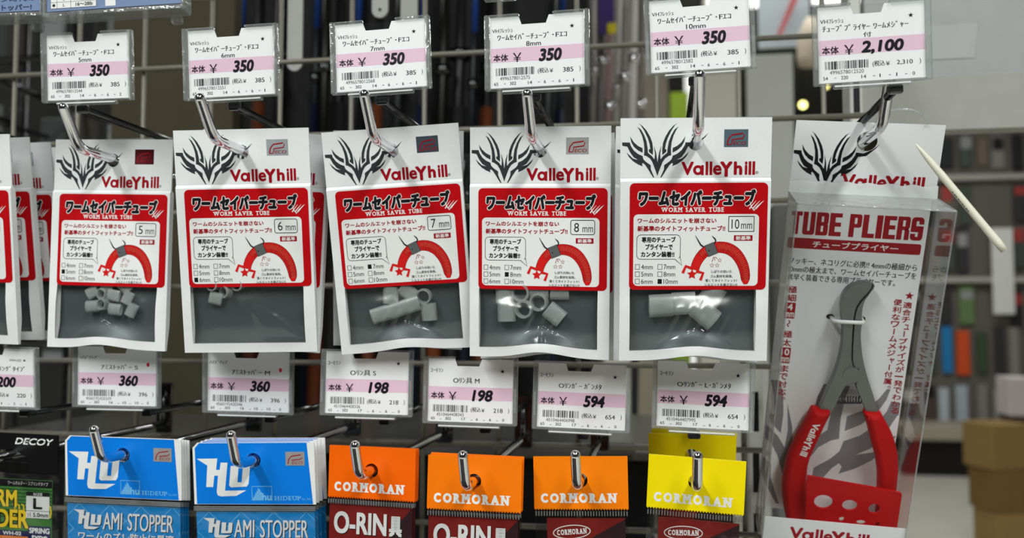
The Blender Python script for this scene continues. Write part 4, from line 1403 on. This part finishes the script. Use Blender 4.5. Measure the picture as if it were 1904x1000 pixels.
mb.tube([(10.5 + 4.2 * math.cos(a), -9, -236.6 + 3.0 * math.sin(a)) for a in [.3 + 2.4 * k / 10 for k in range(11)]], .7, INKK, 8)
mb.tube([(25 + 3.6 * math.cos(a), -9, -237.2 + 2.6 * math.sin(a)) for a in [.8 + 1.8 * k / 10 for k in range(11)]], .7, INKK, 8)
at(tag(mb.build('black_tie_wire'), 'black wire tie glimpsed through the red gauge holes', 'wire tie'), *BP)

# white plastic swing stick beside the box
a, b = P(1703, 268, 478), P(1868, 466, 470)
d = (b - a)
mb = MB()
n = 14
mb.tube([d * (k / n) for k in range(n + 1)], 2.0, M('ivory_plastic', (226, 224, 206), .45), 12, True, [.5, 1.1, 1.5, 1.7] + [1.9] * (n - 6) + [2.0, 2.0, 1.9])
for k in range(9):
    q = d * (.44 + .022 * k) + Vector((-1.35, -1.3, -1.0))
    mb.tube([q, q + d * (.008 + .006 * (k % 2))], .22, INKK, 6)
o = mb.build('plastic_stick')
side = d.cross(Vector((0, 1, 0))).normalized()
at(tag(o, 'slanting ivory plastic stick crossing the top corner of the clear box', 'plastic stick'), *a)

# ---------------------------------------------------------------- holders of the row above, hanging into the top of the picture
NAVYT = M('navy_text_ink', (34, 48, 92), .5)
SLATE = M('slate_blue_card', (116, 138, 176), .5)
for i, (ps, W) in enumerate((((-395.0, 453.2, 195.0, -2.6, -2.8, 10.0), 80.0), ((-311.2, 462.6, 196.9, -2.7, -3.4, 8.0), 81.0))):
    H = 40.0
    t = thing('stopper_box', ('clear box with a blue card at the upper corner of the picture', 'clear box with a blue card and size table above the five mm price tag')[i], 'stopper box', ps, 'blue card boxes in the row above')
    f = lambda u, v, y: Vector((u - W / 2, y, H / 2 - v))
    mb = MB()
    mb.box(-W / 2, W / 2, -3, -2.7, -H / 2, H / 2, CLEAR)
    mb.box(-W / 2, W / 2, -3, 9, -H / 2 - .4, -H / 2 + 2.4, RAIL, .5)
    for s in (-1, 1):
        mb.box(s * W / 2 - .8, s * W / 2 + .8, -3.2, 9, -H / 2, H / 2, RAIL, .4)
    mb.box(W / 2 - 12, W / 2 - 6, 9, 14, -H / 2 - 3.6, -H / 2 + 1, RAIL, .5)
    mb.build('clear_case', t)
    mb = MB()
    mb.slab([(1, 0), (W - 1, 0), (W - 1, H - 3.4), (1, H - 3.4)], lambda u, v: f(u, v, -1.6), lambda u, v: f(u, v, -1), SLATE)
    pr = Print(mb, lambda u, v, l: f(u, v, -1.6 - .05 * l))
    if i == 0:
        pr.text('タングステン時代の', 30, 27.4, 76, 30.6, NAVYT, 1, .03)
        pr.text('究極ストッパー!', 42, 32.2, 74, 36, NAVYT, 1, .04)
    else:
        pr.rect(3.2, 24, 30, 35, INKW, 1)
        for v in (24, 27.6, 31.2, 34.9):
            pr.rect(3.2, v, 30, v + .2, INKK, 2)
        for u in (3.2, 7, 15, 30):
            pr.rect(u, 24, u + .2, 35, INKK, 2)
        pr.ell(5.2, 33.1, .9, .9, INKK, 2, 12)
        pr.text('L', 10.6, 32.2, 11.8, 34.0, INKK, 2, .01)
        pr.text('L', 10.6, 28.6, 11.8, 30.4, INKK, 2, .01)
        pr.text('16～28lb', 18, 32.0, 28, 34.2, INKK, 2, .03)
        pr.rect(35.4, 22, 41.4, 35.4, INKW, 1)
        pr.ell(38.4, 28.6, 3.0, 3.4, INKR, 2, 20)
        pr.text('究極ストッパー!', 48.4, 26.8, 72, 31, NAVYT, 1, .04)
        pr.text('S', 74, 27.6, 75.6, 31, INKW, 1, .03)
    mb.build('blue_card', t)
ps = (-225.5, 473.0, 203.5, 4.0, .8, 4.6)
t = thing('clear_holder_stack', 'stack of clear plastic holders above the six mm price tag', 'plastic holder', ps)
for k in range(4):
    mb = MB(); mb.box(-39.5 + k * .5, 39.5 - k * .4, -4 + 2 * k, -2.4 + 2 * k, -19 + 1.0 * k, 20, RAIL, .4); mb.build('holder_sheet', t)
ps = P(930, -10, 470)
t = thing('clear_holder_edge', 'bottom edge of a clear holder above the eight mm price tag', 'plastic holder', tuple(ps))
mb = MB(); mb.box(-9, 9, -3, 3, -3.2, 24, RAIL, .6); mb.build('holder_sheet', t)

# ---------------------------------------------------------------- behind the rack
TAUPE = M('taupe_panel', (66, 61, 45), .75, scale=12)
x0, x1, z0, z1 = R2((214, -60), (418, 1040), 980)
mb = MB(); mb.box(x0, x1, 980, 1000, -EYE, z1, TAUPE)
q = P(398, 30, 980).x
mb.box(q - 2, q + 2, 979, 981, z1 - 90, z1, INKK)
struct('wall_left', mb)
x0, x1, z0, z1 = R2((418, -80), (1100, 1040), 1320)
mb = MB(); mb.box(x0 - 60, x1, 1320, 1360, -EYE, z1, M('black_cabinet', (6, 6, 7), .6))
struct('wall_behind', mb)
# metal shelf and its lip
x0, x1, z0, z1 = R2((540, 832), (1215, 846), 760)
t = thing('metal_shelf', 'bright steel shelf edge behind the orange header packets', 'shelf', (0, 0, 0))
mb = MB(); mb.box(x0 - 330, x1, 760, 1060, z0 - 2, z0 + 2, M('shelf_steel', (120, 120, 116), .3, .6), .6); mb.build('shelf_board', t)
mb = MB(); mb.box(x0 - 330, x1, 752, 760, z0 - 4, z1 + 4, M('shelf_steel'), .8); mb.build('shelf_lip', t)
mb = MB(); mb.box(x0 - 330, x1, 766, 780, z0 - 140, z0 - 4, M('black_plastic', (18, 18, 22), .5)); mb.build('front_panel', t)
for px in (890, 1150):
    p = P(px, 838, 740)
    mb = MB(); mb.box(p.x - 14, p.x + 14, 735, 752, p.z - 3, p.z + 7, M('shelf_steel'), 1.2)
    tag(mb.build('shelf_clip'), 'steel clip on the shelf edge %s' % ('between the orange packets' if px < 1000 else 'beside the yellow packet'), 'clip', 'steel clips on the shelf edge').location.z = EYE * S

# hanging strips behind the rack
STRIP = M('grey_white_strip', (176, 176, 172), .5)
for k, (pa, pb, lab) in enumerate((((536, -40), (561, 131), 'long pale hanging strip with a hole beside the seven mm price tag'), ((692, -40), (721, 32), 'short rounded pale strip above the seven mm price tag'), ((745, -40), (776, 40), 'square pale strip above the corner of the seven mm price tag'))):
    x0, x1, z0, z1 = R2(pa, pb, 760)
    r = (x1 - x0) / 2
    mb = MB()
    if k < 2:
        loop = [(x0, z1), (x1, z1)] + [((x0 + x1) / 2 + r * math.cos(a), z0 + r + r * math.sin(a)) for a in [-math.pi * q / 12 for q in range(13)]]
        mb.slab(loop, lambda u, v: Vector((u, 760, v)), lambda u, v: Vector((u, 762, v)), STRIP, [circle((x0 + x1) / 2, z0 + r * 1.0, r * .22, 12)])
    else:
        mb.box(x0, x1, 760, 762, z0, z1, STRIP, .5)
    tag(mb.build('hanging_strip'), lab, 'hanging strip').location.z = EYE * S

# rods leaning in the stand behind the rack
random.seed(5)
RODC = [((8, 9, 16), (8, 12, 26)), ((14, 14, 15), (90, 44, 18)), ((20, 20, 22), (22, 22, 24)), ((8, 10, 22), (10, 18, 44)), ((16, 14, 13), (96, 44, 16)), ((30, 30, 30), (32, 32, 32))]
ords = ('first', 'second', 'third', 'fourth', 'fifth', 'sixth', 'seventh', 'eighth', 'ninth', 'tenth', 'eleventh', 'twelfth', 'thirteenth', 'fourteenth', 'fifteenth', 'sixteenth')
CNM = ('navy', 'black', 'charcoal', 'dark blue', 'brown black', 'grey')
rod_px = [436, 470, 508, 575, 592, 618, 652, 690, 730, 772, 812, 842, 868, 895, 1010, 1030]
for i, px in enumerate(rod_px):
    c = RODC[i % 6]
    p0, p1 = P(px - 14, 900, 1180 + 34 * (i % 2)), P(px + 22, -160, 1234 + 34 * (i % 2))
    p0 = p1 + (p0 - p1) * ((p1.z + EYE) / (p1.z - p0.z))
    t = thing('fishing_rod', '%s dark fishing rod from the taupe panel, %s blank, standing behind the rack' % (ords[i], CNM[i % 6]), 'fishing rod', tuple(p0), 'dark fishing rods behind the rack')
    d = p1 - p0
    r0 = 5.5 + 2.5 * ((i * 7) % 3)
    mb = MB(); mb.tube([d * .5, d * .85, d], r0, M('rod_blank_' + CNM[i % 6].replace(' ', '_'), c[0], .3), 10, True, [r0, r0 * .8, r0 * .6]); mb.build('blank', t)
    mb = MB(); mb.tube([Vector(), d * .3, d * .82 if i % 2 else d * .7], r0 * 1.2, M('rod_grip_' + CNM[i % 6].replace(' ', '_'), c[1], .6), 10); mb.build('grip', t)
    if i % 3 == 0:
        mb = MB(); mb.tube([d * .89, d * .965], r0 * .85, M('rod_blue_lettering', (24, 56, 120), .4), 10); mb.build('blue_wrap', t)
    mb = MB(); mb.tube([d * (.84 + .012 * (i % 3)), d * (.848 + .012 * (i % 3))], r0 * 1.5, STEEL, 10); mb.build('guide_ring', t)
for i, (px, c) in enumerate(((1052, (190, 188, 182)), (1070, (120, 116, 112)), (1088, (168, 164, 158)), (1108, (110, 100, 98)), (1122, (150, 120, 118)), (1136, (196, 194, 190)), (1150, (140, 132, 126)), (1166, (206, 204, 198)), (1180, (120, 112, 104)))):
    p0, p1 = P(px - 6, 900, 1470 + 34 * (i % 3)), P(px + 16, -160, 1500 + 34 * (i % 3))
    p0 = p1 + (p0 - p1) * ((p1.z + EYE) / (p1.z - p0.z))
    t = thing('fishing_rod', '%s light fishing rod counted from the black stand toward the ten mm packet' % ords[i], 'fishing rod', tuple(p0), 'light fishing rods behind the rack')
    d = p1 - p0
    mb = MB(); mb.tube([d * .6, d], 6.5, M('light_rod_%d' % i, c, .35), 10, True, [8 + 2 * (i % 3), 5 + (i % 3)]); mb.build('blank', t)
    mb = MB(); mb.tube([Vector(), d * .6], 9, M('light_rod_grip_%d' % (i % 3), ((60, 56, 54), (96, 70, 62), (40, 40, 42))[i % 3], .6), 10); mb.build('grip', t)
    mb = MB(); mb.tube([d * (.8 + .016 * (i % 4)), d * (.808 + .016 * (i % 4))], 12, CHROME, 10); mb.build('guide_ring', t)


def slabbox(name, pa, pb, Y, depth, mat, label, cat, group=None, bev=2.0, rz=0, floor=False):
    x0, x1, z0, z1 = R2(pa, pb, Y)
    if floor:
        z0 = -EYE
    mb = MB()
    mb.box(-(x1 - x0) / 2, (x1 - x0) / 2, 0, depth, 0, z1 - z0, mat, bev)
    o = mb.build(name)
    at(o, (x0 + x1) / 2, Y, z0, 0, rz, 0)
    return tag(o, label, cat, group)


slabbox('rod_tag', (1112, -40), (1142, 62), 1440, 6, M('purple_tag', (70, 50, 120), .5), 'purple and yellow swing tag among the light rods', 'tag')
slabbox('rod_tag', (1128, 42), (1146, 62), 1430, 4, M('yellow_tag', (214, 196, 40), .5), 'small yellow tag under the purple one', 'tag')
# aisle seen between the ten mm packet and the pliers
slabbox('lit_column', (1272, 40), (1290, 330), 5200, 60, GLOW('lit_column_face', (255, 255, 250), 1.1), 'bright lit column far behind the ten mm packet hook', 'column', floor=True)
slabbox('lime_pack', (1246, 172), (1280, 240), 3000, 60, M('lime_pack', (150, 176, 50), .5), 'lime green pack far behind the ten mm packet hook', 'pack', floor=True)
slabbox('white_cabinet', (1296, 118), (1372, 300), 4200, 300, M('cream_cabinet', (214, 210, 196), .6), 'cream cabinet far behind the ten mm price tag', 'cabinet', floor=True)
slabbox('white_cabinet', (1180, 100), (1244, 420), 4600, 300, M('beige_cabinet', (176, 166, 148), .6), 'beige cabinet behind the light rods', 'cabinet', floor=True)
slabbox('display_board', (1388, 104), (1478, 330), 2400, 12, M('pale_board', (216, 217, 212), .6, scale=20), 'pale display board between the two right price tags', 'board', floor=True)
slabbox('poster', (1408, -60), (1512, 86), 2900, 6, M('pale_poster', (196, 206, 212), .6, vary=.2, scale=6), 'pale blue poster above the display board', 'poster')
x0, x1, z0, z1 = R2((1440, -10), (1490, 70), 2880)
mb = MB(); mb.slab([(x0, z0), (x0 + 14, z0), (x1, z1), (x1 - 22, z1)], lambda u, v: Vector((u, 2880, v)), lambda u, v: Vector((u, 2884, v)), M('red_stripe', (206, 110, 112), .5))
tag(mb.build('red_banner'), 'slanting red banner strip on the pale blue poster', 'banner').location.z = EYE * S
p = P(1510, 120, 2700)
t = thing('pendant_lamp', 'cream rounded lamp shade beside the pliers price tag', 'lamp', tuple(p))
mb = MB(); mb.tube([(0, 0, 0), (0, 0, 20), (0, 0, 90), (0, 0, 140)], 40, M('cream_shade', (222, 206, 184), .6), 18, True, [40, 44, 40, 16]); mb.build('lamp_shade', t)
mb = MB(); mb.tube([(0, 0, 140), (0, 0, CEIL * 1000 - EYE - p.z)], 4, M('spot_can', (40, 40, 40), .5), 8); mb.build('cord', t)
slabbox('grey_case', (1436, 380), (1478, 520), 1100, 60, M('grey_case', (104, 104, 104), .4), 'tall grey case behind the gap left of the pliers box', 'case', floor=True)
slabbox('white_pack', (1120, 260), (1170, 520), 1250, 40, M('pale_pack', (190, 188, 180), .5), 'pale pack behind the gap between the eight and ten mm packets', 'pack', floor=True)
for k, (px, py, r, c, s) in enumerate(((1462, 120, 8, (255, 196, 120), 3.2), (1493, 195, 10, (255, 246, 150), 5.5), (1536, 160, 7, (255, 240, 150), 4), (1441, 272, 8, (255, 240, 170), 3.5), (1444, 326, 6, (250, 250, 255), 3.5), (1470, 332, 6, (250, 252, 255), 3.5), (92, 150, 9, (235, 244, 255), 2.6), (140, 158, 8, (235, 244, 255), 2.0), (48, 258, 7, (235, 244, 255), 1.6), (700, 520, 2, (255, 255, 255), 1))):
    if k == 9:
        continue
    Y = (7800.0 if k in (3, 5) else 7000.0) if k < 6 else 3200.0
    p = P(px, py, Y)
    rad = r * Y / FPX * .62
    wh = ('amber spot lamp left of the pliers price tag', 'yellow white spot lamp below the amber one', 'yellow spot lamp half behind the pliers price tag', 'warm spot lamp beside the pliers header card', 'white spot lamp left of the wordmark on the pliers card', 'lower white spot lamp beside the pliers header card', 'larger white lamp behind the five mm price tag', 'second white lamp behind the five mm price tag', 'faint white lamp above the fanned packets')[k]
    t = thing('spot_lamp', wh, 'spot lamp', tuple(p), 'far spot lamps')
    mb = MB()
    mb.tube([(0, 0, 0), (0, rad * .4, 0), (0, rad * .9, 0)], rad, GLOW('spot_glow_%d' % k, c, s), 14, True, [rad, rad * .9, rad * .5]); mb.build('bulb', t)
    mb = MB()
    mb.tube([(0, rad * .5, 0), (0, rad * 2.4, 0)], rad * 1.15, M('spot_can', (40, 40, 40), .5), 14); mb.build('can', t)
    mb = MB()
    mb.tube([(0, rad * 1.6, 0), (0, rad * 1.6, CEIL * 1000 - EYE - p.z)], max(4, rad * .15), M('spot_can'), 8); mb.build('stem', t)

# white slotted posts of the gondola
POST = M('post_white', (206, 206, 200), .45)
for k, (pa, pb, lab) in enumerate((((1575, -90), (1613, 560), 'white slotted upright post behind the pliers box'), ((1388, 655), (1424, 1040), 'beige upright post between the yellow packet and the pliers box'))):
    x0, x1, z0, z1 = R2(pa, pb, 705)
    t = thing('upright_post', lab, 'post', (0, 0, 0))
    mb = MB(); mb.box(x0, x1, 705, 735, z0 if k == 0 else -EYE, z1, POST, 1.5); mb.build('post', t)
    q = 12.0
    zc = z1 - (96 if k == 0 else 30)
    mb = MB()
    while zc > z0 + 10:
        mb.box((x0 + x1) / 2 - 2.4, (x0 + x1) / 2 + 2.4, 704.6, 705.4, zc - 30, zc, INKK)
        zc -= 46
    mb.build('slots', t)

# grey acrylic header board at the upper right
x0, x1, z0, z1 = R2((1600, -70), (1990, 242), 820)
zb = P(1750, 148, 820).z
t = thing('header_board', 'large pale grey header board at the upper right corner', 'board', (0, 0, 0))
mb = MB(); mb.box(x0, x1, 812, 824, zb, z1, M('grey_acrylic', (166, 169, 170), .25), 1); mb.build('upper_panel', t)
mb = MB(); mb.box(x0 - 6, x1, 804, 824, z0, zb, M('light_grey_acrylic', (164, 164, 158), .35), 1); mb.build('lower_panel', t)
xa, xb, za, zc = R2((1700, 48), (1822, 106), 810)
mb = MB(); mb.slab([(xa, za), (xb - 4, za), (xb, zc), (xa, zc)], lambda u, v: Vector((u, 811.4, v)), lambda u, v: Vector((u, 811.9, v)), M('pale_reflection', (173, 176, 176), .3)); mb.build('reflection_patch', t)  # reflection on the acrylic, painted as a slightly paler patch

# left: a second rack with dim packs behind
DIM = [M('dim_pack_%d' % k, c, .5) for k, c in enumerate(((64, 66, 66), (40, 41, 42), (104, 106, 104), (24, 24, 25), (132, 134, 136), (56, 52, 46)))]
t = thing('wire_rack', 'dim second wire rack behind the five mm price tag', 'rack', (0, 0, 0))
for k in range(7):
    a, b = P(-120, 30 + k * 150, 1500), P(206, 60 + k * 150, 1000)
    mb = MB(); mb.tube([(a.x, 1300, a.z), (b.x + 40, 1300, a.z)], 6, STEEL, 8); mb.build('cross_bar', t)
for k in range(4):
    a = P(-60 + k * 90, 500, 1300)
    mb = MB(); mb.tube([(a.x, 1308, -EYE), (a.x, 1308, a.z + 700)], 5, STEEL, 8); mb.build('upright_bar', t)
for k in range(9):
    p = P(-40 + 60 * (k % 5), 200 + 70 * (k // 5) + (k % 3) * 26, 1290)
    mb = MB(); mb.tube([(p.x, 1300, p.z), (p.x, 1040, p.z)], 4, STEEL, 8)
    tag(mb.build('side_peg'), '%s dim steel peg of the second rack counted from its upper row' % ords[k], 'peg', 'pegs of the second rack').location.z = EYE * S
random.seed(11)
k = 0
for r in range(4):
    for c in range(5):
        px, py = -40 + 58 * c + random.uniform(-8, 8), 20 + 190 * r + random.uniform(-14, 14)
        slabbox('dim_pack', (px, py), (px + random.uniform(34, 50), py + random.uniform(70, 120)), 1313, 10, DIM[(k * 5 + r) % 6],
                'dim pack on the second rack, %s of the %s row from the top' % (ords[c], ords[r]), 'pack', 'dim packs on the second rack', 1.5)
        k += 1
# back panel behind them
x0, x1, z0, z1 = R2((-160, -80), (230, 1100), 1750)
mb = MB(); mb.box(x0 - 300, x1, 1750, 1790, -EYE, z1, M('dim_panel', (48, 48, 47), .6, scale=8, vary=.3)); struct('wall_side', mb)

# right: far gondola with rows of packs
FY = 6800.0
t = thing('far_gondola', 'far beige shelf unit with hanging packs at the right edge', 'shelf unit', (0, 0, 0))
x0, x1, z0, z1 = R2((1640, 230), (1990, 846), FY)
BEI = M('gondola_beige', (168, 160, 142), .6)
mb = MB(); mb.box(x0, x1, FY + 40, FY + 90, -EYE, z1, M('gondola_back', (104, 99, 92), .7)); struct('wall_right', mb)
zb = P(1780, 806, FY).z
mb = MB(); mb.box(x0, x1, FY - 420, FY + 40, zb, zb + 90, BEI, 8); mb.build('base_deck', t)
mb = MB(); mb.box(x0, x1, FY - 380, FY + 40, -EYE, zb, M('gondola_kick', (26, 24, 24), .6)); mb.build('kick_plate', t)
for yy in (330, 520):
    zz = P(1800, yy, FY).z
    mb = MB(); mb.box(x0, x1, FY - 30, FY + 40, zz - 20, zz + 16, M('gondola_rail', (182, 180, 172), .5), 4)
    tag(mb.build('price_rail'), '%s pale price rail running along the far shelf unit' % ('upper' if yy < 400 else 'lower'), 'price rail').location.z = EYE * S
random.seed(21)
PAL = [(58, 56, 58), (96, 92, 90), (138, 134, 128), (40, 40, 44), (168, 164, 158), (120, 104, 92), (72, 80, 74), (86, 70, 66)]
rows = [(252, 318), (344, 420), (424, 508), (534, 606), (610, 700), (716, 790)]
special = {(3, 3): (104, 130, 84), (4, 2): (40, 128, 190), (4, 3): (214, 84, 40), (2, 7): (196, 60, 60), (4, 4): (66, 82, 62), (5, 3): (176, 186, 196), (5, 2): (190, 196, 204), (0, 1): (150, 110, 84)}
for r, (ya, yb) in enumerate(rows):
    n = 9
    for c in range(n):
        px = 1682 + 33 * c + random.uniform(-4, 4)
        if c in (4, 5) and r in (1, 2, 3):
            continue
        col = special.get((r, c), random.choice(PAL))
        wd = random.uniform(20, 30)
        hp = slabbox('hanging_pack', (px, ya + random.uniform(-5, 8)), (px + wd, yb + random.uniform(-12, 2)), FY + 10, 30, M('far_pack_%d_%d_%d' % col, col, .5),
                'blurred pack on the far shelf unit, %s of the %s row from the top' % (ords[c], ords[r]), 'pack', 'packs on the far shelf unit', 3)
        if random.random() < .6:
            xa, xb, za, zc = R2((px, ya), (px + wd, yb), FY)
            mb = MB(); mb.box(-(xb - xa) * .42, (xb - xa) * .42, -3, 0, (zc - za) * random.uniform(.5, .7), (zc - za) * .86, M('far_label_%d' % (c % 4), ((206, 202, 196), (28, 26, 28), (170, 64, 60), (150, 150, 152))[c % 4], .5)); mb.build('label_card', hp)
slabbox('price_sign', (1843, 424), (1888, 584), FY - 45, 12, M('white_sign', (226, 226, 222), .5), 'tall white sign standing out before the far shelf unit', 'sign', None, 3)
slabbox('white_carton', (1876, 702), (1925, 774), 5300, 200, M('white_carton', (214, 206, 204), .5), 'white carton at the right edge above the cardboard stack', 'carton', None, 4)
slabbox('dark_bin', (1884, 774), (1960, 1010), 5300, 200, M('brown_bin', (84, 66, 56), .6), 'dark brown bin behind the cardboard stack', 'bin', None, 4, floor=True)
# cardboard stack on the floor
CB = [M('cardboard_%d' % k, c, .75, scale=20) for k, c in enumerate(((158, 128, 80), (128, 100, 56), (148, 120, 72)))]
base = P(1862, 1000, 4400)
zc = -EYE
for k, (hh, wd, dx, rz) in enumerate(((190, 190, 18, 9), (190, 196, 8, 14), (200, 200, -8, 20))):
    t = thing('cardboard_box', '%s cardboard box of the stack on the pale floor' % ('bottom', 'middle', 'top')[k], 'cardboard box', (base.x + dx, 4400, zc, 0, 0, rz), 'stacked cardboard boxes')
    mb = MB(); mb.box(-wd / 2, wd / 2, -100, 100, 0, hh, CB[k], 4); mb.build('carton', t)
    mb = MB(); mb.box(-wd / 2 + 10, wd / 2 - 10, -22, 22, hh, hh + 1, M('brown_tape', (140, 110, 66), .4)); mb.build('tape', t)
    zc += hh
